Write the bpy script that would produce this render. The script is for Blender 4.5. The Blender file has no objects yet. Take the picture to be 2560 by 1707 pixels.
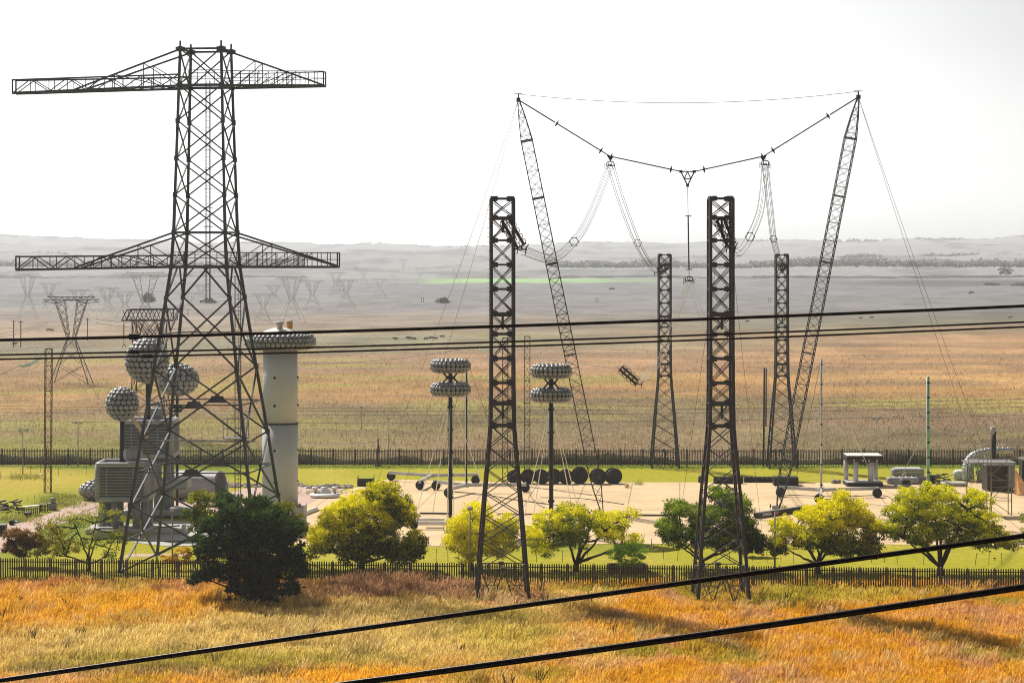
import bpy, math, random
import numpy as np
from mathutils import Vector as V, Matrix

random.seed(7)
RNG = np.random.default_rng(11)
SC = bpy.context.scene
COL = SC.collection
F, H, Y0, X0 = 6000.0, 32.0, 628.0, 1280.0
R = math.radians


def P(px, py, Z):
    return V(((px - X0) / F * Z, Z, H - (py - Y0) / F * Z))


def G(px, py):
    Z = F * H / (py - Y0)
    return V(((px - X0) / F * Z, Z, 0.0))


# ------------------------------------------------------------------ materials
def new_mat(name):
    m = bpy.data.materials.new(name)
    m.use_nodes = True
    nt = m.node_tree
    return m, nt, nt.nodes.get('Principled BSDF')


def mat(name, col, rough=0.6, metal=0.0, var=0.25, scale=1.5, bump=0.0, col2=None, detail=4.0):
    """base colour with weathering noise (object coordinates)"""
    m, nt, b = new_mat(name)
    b.inputs['Roughness'].default_value = rough
    b.inputs['Metallic'].default_value = metal
    if max(col) < 0.1: b.inputs['Specular IOR Level'].default_value = 0.22
    tc = nt.nodes.new('ShaderNodeTexCoord')
    n = nt.nodes.new('ShaderNodeTexNoise')
    n.inputs['Scale'].default_value = scale
    n.inputs['Detail'].default_value = detail
    nt.links.new(tc.outputs['Object'], n.inputs['Vector'])
    r = nt.nodes.new('ShaderNodeValToRGB')
    r.color_ramp.elements[0].position = 0.35
    r.color_ramp.elements[1].position = 0.65
    c2 = col2 if col2 else tuple(c * (1 + var) for c in col)
    c1 = col if col2 else tuple(c * (1 - var) for c in col)
    r.color_ramp.elements[0].color = (*c1, 1)
    r.color_ramp.elements[1].color = (*c2, 1)
    nt.links.new(n.outputs['Fac'], r.inputs['Fac'])
    nt.links.new(r.outputs['Color'], b.inputs['Base Color'])
    if bump:
        bp = nt.nodes.new('ShaderNodeBump')
        bp.inputs['Strength'].default_value = bump
        nt.links.new(n.outputs['Fac'], bp.inputs['Height'])
        nt.links.new(bp.outputs['Normal'], b.inputs['Normal'])
    return m


def leaf_mat(name, trans=0.45, rough=0.7):
    """foliage / grass: colour attribute, diffuse + light passing through"""
    m = bpy.data.materials.new(name)
    m.use_nodes = True
    nt = m.node_tree
    nt.nodes.clear()
    out = nt.nodes.new('ShaderNodeOutputMaterial')
    at = nt.nodes.new('ShaderNodeAttribute')
    at.attribute_name = 'Col'
    d = nt.nodes.new('ShaderNodeBsdfDiffuse')
    t = nt.nodes.new('ShaderNodeBsdfTranslucent')
    mx = nt.nodes.new('ShaderNodeMixShader')
    mx.inputs[0].default_value = trans
    nt.links.new(at.outputs['Color'], d.inputs['Color'])
    nt.links.new(at.outputs['Color'], t.inputs['Color'])
    nt.links.new(d.outputs[0], mx.inputs[1])
    nt.links.new(t.outputs[0], mx.inputs[2])
    nt.links.new(mx.outputs[0], out.inputs['Surface'])
    return m


def attr_ground_mat(name, fine=0.5, amt=0.5, streak=0.0):
    m, nt, b = new_mat(name)
    b.inputs['Roughness'].default_value = 1.0
    b.inputs['Specular IOR Level'].default_value = 0.1
    at = nt.nodes.new('ShaderNodeAttribute')
    at.attribute_name = 'Col'
    g = nt.nodes.new('ShaderNodeNewGeometry')
    n = nt.nodes.new('ShaderNodeTexNoise')
    n.inputs['Scale'].default_value = fine
    n.inputs['Detail'].default_value = 8
    n.inputs['Roughness'].default_value = 0.7
    nt.links.new(g.outputs['Position'], n.inputs['Vector'])
    mr = nt.nodes.new('ShaderNodeMapRange')
    mr.inputs['From Min'].default_value = 0.3
    mr.inputs['From Max'].default_value = 0.7
    mr.inputs['To Min'].default_value = 1 - amt
    mr.inputs['To Max'].default_value = 1 + amt
    nt.links.new(n.outputs['Fac'], mr.inputs['Value'])
    mul = nt.nodes.new('ShaderNodeVectorMath')
    mul.operation = 'SCALE'
    nt.links.new(at.outputs['Color'], mul.inputs[0])
    nt.links.new(mr.outputs[0], mul.inputs['Scale'])
    nt.links.new(mul.outputs[0], b.inputs['Base Color'])
    return m


M = {}
M['steel'] = mat('galvanised_steel', (0.055, 0.061, 0.072), 0.5, 0.3, 0.3, 0.6)
M['steel_light'] = mat('light_galvanised_steel', (0.22, 0.22, 0.22), 0.5, 0.3, 0.25, 0.8)
M['rusty'] = mat('rusted_steel', (0.026, 0.030, 0.038), 0.6, 0.2, 0.3, 0.45, col2=(0.048, 0.036, 0.037), detail=6)
M['mast'] = mat('dark_mast_steel', (0.034, 0.036, 0.042), 0.6, 0.2, 0.3, 0.8)
M['mast_pale'] = mat('weathered_mast_steel', (0.07, 0.072, 0.076), 0.55, 0.2, 0.3, 0.8)
M['red_mast'] = mat('rust_red_mast_steel', (0.085, 0.040, 0.030), 0.75, 0.1, 0.3, 0.8)
M['far_steel'] = mat('haze_tinted_steel', (0.36, 0.36, 0.37), 0.6, 0.2, 0.2, 0.3)  # distance haze painted into the steel as a paler grey
M['black'] = mat('black_paint', (0.012, 0.012, 0.013), 0.45, 0.0, 0.3, 2)
M['rubber'] = mat('black_rubber', (0.018, 0.018, 0.019), 0.75, 0.0, 0.4, 3, 0.2)
M['cable'] = mat('stranded_conductor', (0.022, 0.014, 0.010), 0.35, 0.5, 0.5, 9)
M['wire'] = mat('thin_steel_wire', (0.10, 0.10, 0.10), 0.5, 0.5, 0.2, 1)
M['wire_pale'] = mat('pale_aluminium_wire', (0.62, 0.63, 0.65), 0.5, 0.0, 0.1, 1)
M['disc'] = mat('pressed_aluminium_disc', (0.235, 0.24, 0.245), 0.42, 0.3, 0.22, 1.2)
M['disc_back'] = mat('dark_electrode_core', (0.02, 0.02, 0.02), 0.8, 0, 0.2, 2)
M['grey_paint'] = mat('grey_painted_metal', (0.25, 0.255, 0.265), 0.5, 0.1, 0.1, 0.7, 0.02)
M['grey_column'] = mat('grey_insulator_column', (0.19, 0.20, 0.205), 0.45, 0.0, 0.12, 0.8)
M['pale_cyl'] = mat('pale_grey_cladding', (0.43, 0.45, 0.455), 0.55, 0.0, 0.06, 0.25, 0.02)
M['white'] = mat('off_white_paint', (0.68, 0.68, 0.67), 0.5, 0, 0.08, 1.2)
M['orange'] = mat('orange_paint', (0.55, 0.27, 0.05), 0.6, 0, 0.15, 1.2)
M['tan'] = mat('tan_resin', (0.46, 0.34, 0.25), 0.6, 0, 0.15, 1.2)
M['conc_block'] = mat('cast_concrete', (0.40, 0.39, 0.37), 0.85, 0, 0.12, 2, 0.1)
M['wood'] = mat('weathered_timber', (0.16, 0.10, 0.055), 0.8, 0, 0.45, 2.5, 0.2)
M['orange_wood'] = mat('orange_plywood', (0.50, 0.26, 0.09), 0.7, 0, 0.15, 2)
M['dark_tank'] = mat('brown_black_tank', (0.035, 0.028, 0.026), 0.6, 0.1, 0.3, 1.2)
M['scaffold'] = mat('scaffold_tube', (0.20, 0.17, 0.14), 0.6, 0.3, 0.3, 1.2)
M['silver'] = mat('ribbed_silver_duct', (0.36, 0.38, 0.37), 0.35, 0.5, 0.15, 1.2)
M['green_pole'] = mat('green_fibreglass', (0.10, 0.36, 0.20), 0.35, 0, 0.25, 0.8)
M['fence'] = mat('palisade_steel', (0.040, 0.030, 0.024), 0.6, 0.3, 0.4, 0.9)
M['fence_post'] = mat('palisade_post_steel', (0.30, 0.27, 0.23), 0.6, 0.2, 0.3, 0.9)
M['fence_far'] = mat('dark_palisade_steel', (0.050, 0.040, 0.033), 0.6, 0.3, 0.4, 0.9)
M['bark'] = mat('bark', (0.018, 0.014, 0.010), 0.9, 0, 0.4, 3, 0.3)
M['glass_ins'] = mat('pale_green_glass_insulator', (0.60, 0.76, 0.68), 0.15, 0, 0.15, 3)
M['white_ins'] = mat('white_insulator', (0.75, 0.75, 0.75), 0.3, 0, 0.05, 3)
M['pale_pole'] = mat('pale_green_grey_pole', (0.34, 0.40, 0.36), 0.4, 0, 0.2, 0.8)
M['beam'] = mat('pale_grey_beam_paint', (0.46, 0.47, 0.48), 0.5, 0, 0.12, 0.7)
M['red_paint'] = mat('red_paint', (0.45, 0.05, 0.03), 0.6, 0, 0.1, 3)
M['cow'] = mat('dark_cattle_hide', (0.03, 0.022, 0.018), 0.8, 0, 0.3, 1)
M['gravel_grey'] = mat('rubble_stone', (0.38, 0.35, 0.33), 0.9, 0, 0.3, 3, 0.3)
M['brick'] = mat('brick_planter', (0.22, 0.11, 0.08), 0.85, 0, 0.25, 4, 0.2)
M['orange_text'] = mat('orange_lettering', (0.75, 0.28, 0.03), 0.6, 0, 0.03, 3)
M['leaf'] = leaf_mat('leaf', 0.40)
M['grassblade'] = leaf_mat('grass_blade', 0.5)


# ------------------------------------------------------------------ mesh tools
def woff(o):
    w = V((0, 0, 0))
    while o is not None:
        w += o.location
        o = o.parent
    return w


class MB:
    def __init__(self):
        self.v, self.f, self.s = [], [], []

    def add(self, vs, fs, smooth=False):
        b = len(self.v)
        self.v += [tuple(p) for p in vs]
        self.f += [tuple(i + b for i in f) for f in fs]
        self.s += [smooth] * len(fs)
        return self

    def bar(self, a, b, w, h=None, up=V((0, 0, 1))):
        a, b = V(a), V(b)
        d = b - a
        if d.length < 1e-6:
            return self
        d.normalize()
        if abs(d.dot(up)) > 0.97:
            up = V((0, 1, 0))
        s = d.cross(up).normalized()
        u = s.cross(d).normalized()
        j = 1 + random.uniform(-0.03, 0.03)
        w2 = w * 0.5 * j
        h2 = (h if h else w) * 0.5 * (1 + random.uniform(-0.03, 0.03))
        vs = []
        for p in (a, b):
            for (i, k) in ((-1, -1), (1, -1), (1, 1), (-1, 1)):
                vs.append(p + s * (i * w2) + u * (k * h2))
        return self.add(vs, [(0, 1, 5, 4), (1, 2, 6, 5), (2, 3, 7, 6), (3, 0, 4, 7), (3, 2, 1, 0), (4, 5, 6, 7)])

    def box(self, c, sx, sy, sz, rz=0.0):
        c = V(c)
        ca, sa = math.cos(rz), math.sin(rz)
        vs = []
        for z in (-1, 1):
            for (i, k) in ((-1, -1), (1, -1), (1, 1), (-1, 1)):
                x, y = i * sx / 2, k * sy / 2
                vs.append(c + V((x * ca - y * sa, x * sa + y * ca, z * sz / 2)))
        return self.add(vs, [(0, 1, 5, 4), (1, 2, 6, 5), (2, 3, 7, 6), (3, 0, 4, 7), (3, 2, 1, 0), (4, 5, 6, 7)])

    def rbox(self, c, sx, sy, sz, r, n=4, rz=0.0):
        """box with rounded vertical corners and chamfered rims"""
        c = V(c)
        ca, sa = math.cos(rz), math.sin(rz)
        ring = []
        for q, (i, k) in enumerate(((1, 1), (-1, 1), (-1, -1), (1, -1))):
            for t in range(n + 1):
                a = math.pi / 2 * (q + t / n)
                ring.append((i * (sx / 2 - r), k * (sy / 2 - r), math.cos(a), math.sin(a)))
        rows = []
        ch = min(r * 0.6, sz * 0.4)
        for (z, rr) in ((-sz / 2, r - ch), (-sz / 2 + ch * .35, r - ch * .25), (-sz / 2 + ch, r), (sz / 2 - ch, r), (sz / 2 - ch * .35, r - ch * .25), (sz / 2, r - ch)):
            rows.append([c + V(((x + cx * rr) * ca - (y + cy * rr) * sa, (x + cx * rr) * sa + (y + cy * rr) * ca, z)) for (x, y, cx, cy) in ring])
        m = len(ring)
        vs = [p for row in rows for p in row]
        fs = []
        for a in range(len(rows) - 1):
            for i in range(m):
                j = (i + 1) % m
                fs.append((a * m + i, a * m + j, (a + 1) * m + j, (a + 1) * m + i))
        fs.append(tuple(range(m - 1, -1, -1)))
        fs.append(tuple((len(rows) - 1) * m + i for i in range(m)))
        return self.add(vs, fs)

    def tube(self, pts, r, n=6, cap=True):
        pts = [V(p) for p in pts]
        rs = r if isinstance(r, (list, tuple)) else [r] * len(pts)
        rings = []
        pu = None
        for i, p in enumerate(pts):
            d = (pts[min(i + 1, len(pts) - 1)] - pts[max(i - 1, 0)])
            if d.length < 1e-9:
                d = V((0, 0, 1))
            d.normalize()
            up = pu if pu is not None else (V((0, 0, 1)) if abs(d.z) < 0.9 else V((0, 1, 0)))
            s = d.cross(up)
            if s.length < 1e-4:
                s = d.cross(V((1, 0, 0)))
            s.normalize()
            u = s.cross(d).normalized()
            pu = u
            rings.append([p + (s * math.cos(2 * math.pi * k / n) + u * math.sin(2 * math.pi * k / n)) * rs[i] for k in range(n)])
        vs = [q for rg in rings for q in rg]
        fs = []
        for i in range(len(pts) - 1):
            for k in range(n):
                l = (k + 1) % n
                fs.append((i * n + k, i * n + l, (i + 1) * n + l, (i + 1) * n + k))
        self.add(vs, fs, True)
        if cap and n > 3:
            b = len(self.v) - len(vs)
            self.f.append(tuple(b + k for k in range(n - 1, -1, -1)))
            self.f.append(tuple(b + (len(pts) - 1) * n + k for k in range(n)))
            self.s += [False, False]
        return self

    def lathe(self, prof, n=24, o=(0, 0, 0), axis='z', smooth=True, closed=False):
        """prof = [(radius, height)]"""
        o = V(o)
        vs = []
        for (r, h) in prof:
            for k in range(n):
                a = 2 * math.pi * k / n
                x, y = r * math.cos(a), r * math.sin(a)
                if axis == 'z':
                    vs.append(o + V((x, y, h)))
                elif axis == 'y':
                    vs.append(o + V((x, h, -y)))
                else:
                    vs.append(o + V((h, x, y)))
        fs = []
        m = len(prof)
        for i in range(m if closed else m - 1):
            i2 = (i + 1) % m
            for k in range(n):
                l = (k + 1) % n
                fs.append((i * n + k, i * n + l, i2 * n + l, i2 * n + k))
        self.add(vs, fs, smooth)
        if not closed:
            b = len(self.v) - len(vs)
            if prof[0][0] > 1e-6:
                self.f.append(tuple(b + k for k in range(n - 1, -1, -1))); self.s.append(False)
            if prof[-1][0] > 1e-6:
                self.f.append(tuple(b + (m - 1) * n + k for k in range(n))); self.s.append(False)
        return self

    def dome(self, c, nrm, r, h=None, n=10):
        """a pressed disc: domed cap with a short skirt"""
        c, nrm = V(c), V(nrm).normalized()
        h = r * 0.34 if h is None else h
        t = nrm.cross(V((0, 0, 1)))
        if t.length < 0.05:
            t = V((1, 0, 0))
        t.normalize()
        b = nrm.cross(t)
        vs, rows = [], [(1.0, -0.35), (1.0, 0.0), (0.72, 0.62)]
        for (q, z) in rows:
            for k in range(n):
                a = 2 * math.pi * k / n
                vs.append(c + (t * math.cos(a) + b * math.sin(a)) * r * q + nrm * h * z)
        vs.append(c + nrm * h)
        fs = []
        for i in range(2):
            for k in range(n):
                l = (k + 1) % n
                fs.append((i * n + k, i * n + l, (i + 1) * n + l, (i + 1) * n + k))
        for k in range(n):
            fs.append((2 * n + k, 2 * n + (k + 1) % n, 3 * n))
        return self.add(vs, fs, True)

    def build(self, name, m, parent=None, world=True):
        me = bpy.data.meshes.new(name)
        off = woff(parent) if (world and parent is not None) else V((0, 0, 0))
        if off.length > 0:
            vs = [(p[0] - off.x, p[1] - off.y, p[2] - off.z) for p in self.v]
        else:
            vs = self.v
        me.from_pydata(vs, [], self.f)
        me.polygons.foreach_set('use_smooth', self.s)
        me.materials.append(M[m] if isinstance(m, str) else m)
        me.update()
        o = bpy.data.objects.new(name, me)
        COL.objects.link(o)
        if parent is not None:
            o.parent = parent
        return o


def np_mesh(name, verts, k, m, cols=None, smooth=False):
    """verts (n*k,3) array, every k verts one face"""
    n = len(verts)
    nf = n // k
    me = bpy.data.meshes.new(name)
    me.vertices.add(n)
    me.vertices.foreach_set('co', verts.astype(np.float32).ravel())
    me.loops.add(n)
    me.loops.foreach_set('vertex_index', np.arange(n, dtype=np.int32))
    me.polygons.add(nf)
    me.polygons.foreach_set('loop_start', np.arange(0, n, k, dtype=np.int32))
    me.polygons.foreach_set('loop_total', np.full(nf, k, dtype=np.int32))
    if cols is not None:
        a = me.color_attributes.new('Col', 'FLOAT_COLOR', 'POINT')
        c4 = np.ones((n, 4), np.float32)
        c4[:, :3] = cols
        a.data.foreach_set('color', c4.ravel())
    me.materials.append(m)
    me.update()
    me.validate()
    o = bpy.data.objects.new(name, me)
    COL.objects.link(o)
    return o


def thing(name, label, cat, loc=(0, 0, 0), rz=0.0, group=None, kind=None):
    o = bpy.data.objects.new(name, None)
    o.empty_display_size = 0.2
    COL.objects.link(o)
    o.location = loc
    o.rotation_euler = (0, 0, rz)
    o['label'] = label
    o['category'] = cat
    if group: o['group'] = group
    if kind: o['kind'] = kind
    return o


def tag(o, label, cat, group=None, kind=None):
    o['label'] = label
    o['category'] = cat
    if group: o['group'] = group
    if kind: o['kind'] = kind
    return o


def struct(o):
    o['kind'] = 'structure'
    return o


def dup(root, loc=None, rz=None, scale=None, label=None):
    r = root.copy(); COL.objects.link(r)
    if loc is not None: r.location = loc
    if rz is not None: r.rotation_euler = (0, 0, rz)
    if scale is not None: r.scale = (scale,) * 3
    if label: r['label'] = label
    for ch in list(root.children):
        c = ch.copy(); COL.objects.link(c); c.parent = r
        for g in list(ch.children):
            d = g.copy(); COL.objects.link(d); d.parent = c
    return r


def sag_pts(a, b, sag, n=16):
    a, b = V(a), V(b)
    return [a.lerp(b, i / n) - V((0, 0, 4 * sag * (i / n) * (1 - i / n))) for i in range(n + 1)]


def smooth_pts(ctrl, n=8):
    """Catmull-Rom through control points"""
    c = [V(p) for p in ctrl]
    c = [c[0] * 2 - c[1]] + c + [c[-1] * 2 - c[-2]]
    out = []
    for i in range(1, len(c) - 2):
        for k in range(n):
            t = k / n
            p0, p1, p2, p3 = c[i - 1], c[i], c[i + 1], c[i + 2]
            out.append(0.5 * ((2 * p1) + (p2 - p0) * t + (2 * p0 - 5 * p1 + 4 * p2 - p3) * t * t + (3 * p1 - p0 - 3 * p2 + p3) * t ** 3))
    out.append(c[-2])
    return out


# value noise (numpy)
_tab = RNG.random((256, 256))


def vnoise(x, y):
    x = np.asarray(x, float); y = np.asarray(y, float)
    xi = np.floor(x).astype(int); yi = np.floor(y).astype(int)
    fx = x - xi; fy = y - yi
    fx = fx * fx * (3 - 2 * fx); fy = fy * fy * (3 - 2 * fy)
    a = _tab[xi & 255, yi & 255]; b = _tab[(xi + 1) & 255, yi & 255]
    c = _tab[xi & 255, (yi + 1) & 255]; d = _tab[(xi + 1) & 255, (yi + 1) & 255]
    return (a * (1 - fx) + b * fx) * (1 - fy) + (c * (1 - fx) + d * fx) * fy


def fbm(x, y, o=4):
    s, a, t = 0, 1.0, 0
    for i in range(o):
        s = s + a * vnoise(x * 2 ** i + 17.3 * i, y * 2 ** i + 5.1 * i)
        t += a
        a *= 0.55
    return s / t


def lerp3(a, b, t):
    t = np.clip(t, 0, 1)[..., None]
    return a * (1 - t) + b * t


# ------------------------------------------------------------------ camera, sky, sun
cam_d = bpy.data.cameras.new('camera')
cam_d.sensor_width = 36
cam_d.lens = F / 2560 * 36
cam_d.shift_y = -(853.5 - Y0) / 2560
cam_d.clip_start = 1
cam_d.clip_end = 40000
cam = bpy.data.objects.new('camera', cam_d)
COL.objects.link(cam)
cam.location = (0, 0, H)
cam.rotation_euler = (R(90), 0, 0)
SC.camera = cam

SKY_GAIN = 1.19
SUN_EL = R(46)
SH = V((0.60, -0.80, 0)).normalized()          # direction the shadows fall
sun_from = V((-SH.x * math.cos(SUN_EL), -SH.y * math.cos(SUN_EL), math.sin(SUN_EL)))
w = bpy.data.worlds.new('World')
SC.world = w
w.use_nodes = True
nt = w.node_tree
bg = nt.nodes['Background']
sky = nt.nodes.new('ShaderNodeTexSky')
sky.sky_type = 'NISHITA'
sky.sun_disc = False
sky.sun_elevation = SUN_EL
sky.sun_rotation = math.atan2(sun_from.x, sun_from.y)
sky.dust_density = 1
sky.air_density = 1.0
sky.ozone_density = 1
hs = nt.nodes.new('ShaderNodeHueSaturation')
hs.inputs['Saturation'].default_value = 0.06
nt.links.new(sky.outputs[0], hs.inputs['Color'])
# thin high veil: soft variation of the white sky
tc = nt.nodes.new('ShaderNodeTexCoord')
nz = nt.nodes.new('ShaderNodeTexNoise')
nz.inputs['Scale'].default_value = 5.0
nz.inputs['Detail'].default_value = 5
nt.links.new(tc.outputs['Generated'], nz.inputs['Vector'])
mr = nt.nodes.new('ShaderNodeMapRange')
mr.inputs['From Min'].default_value = 0.3
mr.inputs['From Max'].default_value = 0.7
mr.inputs['To Min'].default_value = 0.95
mr.inputs['To Max'].default_value = 1.08
nt.links.new(nz.outputs['Fac'], mr.inputs['Value'])
# a bright milky veil low over the horizon, thinner overhead
sx = nt.nodes.new('ShaderNodeSeparateXYZ')
nt.links.new(tc.outputs['Generated'], sx.inputs[0])
cr = nt.nodes.new('ShaderNodeValToRGB')
cr.color_ramp.interpolation = 'B_SPLINE'
cr.color_ramp.elements[0].color = (1, 1, 1, 1)
cr.color_ramp.elements[1].color = (.45, .45, .45, 1)
for pos, val in ((.03, .97), (.06, .93), (.10, .88), (.14, .75), (.20, .60), (.35, .48), (.7, .45)):
    e = cr.color_ramp.elements.new(pos); e.color = (val, val, val, 1)
nt.links.new(sx.outputs['Z'], cr.inputs['Fac'])
m1_ = nt.nodes.new('ShaderNodeMath'); m1_.operation = 'MULTIPLY'
nt.links.new(mr.outputs[0], m1_.inputs[0]); nt.links.new(cr.outputs['Color'], m1_.inputs[1])
m2_ = nt.nodes.new('ShaderNodeMath'); m2_.operation = 'MULTIPLY'; m2_.inputs[1].default_value = SKY_GAIN
nt.links.new(m1_.outputs[0], m2_.inputs[0])
vm = nt.nodes.new('ShaderNodeVectorMath'); vm.operation = 'SCALE'
nt.links.new(hs.outputs[0], vm.inputs[0])
# the veil is greyer high up to the right
gx = nt.nodes.new('ShaderNodeVectorMath'); gx.operation = 'DOT_PRODUCT'; gx.inputs[1].default_value = (1.0, 0.0, 1.5)
nt.links.new(tc.outputs['Generated'], gx.inputs[0])
gr = nt.nodes.new('ShaderNodeMapRange'); gr.interpolation_type = 'SMOOTHSTEP'
gr.inputs['From Min'].default_value = 0.18; gr.inputs['From Max'].default_value = 0.42
gr.inputs['To Min'].default_value = 1.0; gr.inputs['To Max'].default_value = 0.74
nt.links.new(gx.outputs['Value'], gr.inputs['Value'])
m3_ = nt.nodes.new('ShaderNodeMath'); m3_.operation = 'MULTIPLY'
nt.links.new(m2_.outputs[0], m3_.inputs[0]); nt.links.new(gr.outputs[0], m3_.inputs[1])
nt.links.new(m3_.outputs[0], vm.inputs['Scale'])
nt.links.new(vm.outputs[0], bg.inputs['Color'])
bg.inputs['Strength'].default_value = 0.12
sl = bpy.data.lights.new('sun', 'SUN')
sl.energy = 4.8
sl.angle = R(0.5)
sl.color = (1.0, 0.94, 0.85)
so = bpy.data.objects.new('sun', sl)
COL.objects.link(so)
so.location = (0, 0, 90)
so.rotation_euler = (-sun_from).to_track_quat('-Z', 'Y').to_euler()
SC.view_settings.view_transform = 'Standard'
SC.view_settings.look = 'None'
SC.view_settings.exposure = 0.30
SC.view_settings.gamma = 1.0
SC.cycles.max_bounces = 6
SC.cycles.volume_bounces = 1
SC.cycles.diffuse_bounces = 3
SC.cycles.transmission_bounces = 4
SC.cycles.use_denoising = True
SC.cycles.filter_width = 1.05

# ------------------------------------------------------------------ ground colours
def lin(*c):
    c = np.array(c) / 255.0
    return np.where(c <= 0.04045, c / 12.92, ((c + 0.055) / 1.055) ** 2.4)


def near_color(x, Z):
    """tall-grass field between camera and first fence"""
    px = X0 + x / Z * F
    py = Y0 + F * H / Z
    n1 = fbm(x / 9, Z / 9); n2 = fbm(x / 3 + 40, Z / 3 + 9); n3 = fbm(x / 22 + 7, Z / 22 + 3)
    orange = np.array((0.64, 0.365, 0.022)); straw = np.array((0.52, 0.41, 0.14)); pink = np.array((0.48, 0.29, 0.11))
    green = np.array((0.33, 0.29, 0.03)); brown = np.array((0.36, 0.21, 0.11)); dark = np.array((0.10, 0.075, 0.03))
    c = np.ones(x.shape + (3,)) * orange
    c = lerp3(c, pink, (n2 - 0.45) * 4.0)
    c = lerp3(c, straw * 1.1, (n3 - 0.60) * 5)
    c = lerp3(c, brown * 1.2, (fbm(x / 5 + 70, Z / 11 + 2) - 0.60) * 6)
    c = lerp3(c, green, (n1 - 0.60) * 5)

    def ell(cx, cy, rx, ry, soft=0.5):
        d = np.sqrt(((px - cx) / rx) ** 2 + ((py - cy) / ry) ** 2) + (n1 - 0.5) * 0.9 + (n2 - .5) * .4
        return np.clip((1 + soft - d) / (2 * soft), 0, 1)
    c = lerp3(c, straw, ell(760, 1605, 620, 95, .3) * 0.95)
    c = lerp3(c, straw, ell(1080, 1560, 300, 50, .3) * 0.9)
    c = lerp3(c, straw, ell(200, 1640, 330, 70, .3) * 0.8)
    c = lerp3(c, green * 1.3, ell(1250, 1590, 130, 50, .4) * 0.5)
    c = lerp3(c, green, ell(560, 1665, 420, 28, .4) * 0.75)
    c = lerp3(c, dark, ell(430, 1690, 320, 14, .4) * 0.5)
    c = lerp3(c, orange, ell(900, 1704, 200, 22, .3) * 0.9)
    c = lerp3(c, brown, ell(980, 1478, 230, 34, .3) * 0.95)
    c = lerp3(c, green * 1.35, ell(1000, 1455, 200, 12, .4) * 0.6)
    c = lerp3(c, green * 1.25, ell(2080, 1500, 300, 18, .4) * 0.75)
    c = lerp3(c, green * 1.1, ell(1960, 1500, 100, 30, .4) * 0.7)
    c = lerp3(c, orange * 0.95, ell(200, 1530, 420, 45, .3) * 0.8)
    c = lerp3(c, np.array((0.36, 0.16, 0.06)), ell(150, 1467, 500, 14, .4) * 0.6)
    # cast shadows painted into the grass colour as two dark strips
    for (x1, y1, x2, y2, ww) in ((1400, 1530, 1900, 1650, 14), (2050, 1550, 2600, 1650, 17)):
        dx, dy = x2 - x1, y2 - y1
        L = math.hypot(dx, dy)
        t = ((px - x1) * dx + (py - y1) * dy) / L / L
        d = np.abs((px - x1) * dy - (py - y1) * dx) / L
        k = np.clip(1.4 - d / ww + (n2 - .5) * 1.5, 0, 1) * np.clip(t * 8, 0, 1) * np.clip((1 - t) * 8, 0, 1)
        c = lerp3(c, dark * 1.2, k * 0.75)
    return c * (0.60 + 0.80 * n2)[..., None]


BANDS = [  # (image row on flat ground, left colour, middle colour, right colour) display values, distance haze painted into the far rows
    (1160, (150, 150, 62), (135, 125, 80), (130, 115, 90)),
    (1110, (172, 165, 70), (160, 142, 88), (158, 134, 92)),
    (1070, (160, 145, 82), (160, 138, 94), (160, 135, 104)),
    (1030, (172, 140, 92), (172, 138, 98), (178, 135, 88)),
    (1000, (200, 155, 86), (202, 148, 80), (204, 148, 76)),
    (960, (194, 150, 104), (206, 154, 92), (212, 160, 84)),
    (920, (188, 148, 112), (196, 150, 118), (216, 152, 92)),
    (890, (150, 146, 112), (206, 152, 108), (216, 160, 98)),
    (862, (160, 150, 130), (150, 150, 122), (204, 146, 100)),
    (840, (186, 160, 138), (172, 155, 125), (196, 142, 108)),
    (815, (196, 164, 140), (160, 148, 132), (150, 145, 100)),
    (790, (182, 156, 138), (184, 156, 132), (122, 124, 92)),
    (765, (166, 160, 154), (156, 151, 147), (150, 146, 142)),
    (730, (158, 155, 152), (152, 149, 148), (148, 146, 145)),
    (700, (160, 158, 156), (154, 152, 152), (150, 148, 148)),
    (640, (178, 178, 178), (176, 176, 178), (174, 174, 175)),
]


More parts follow.
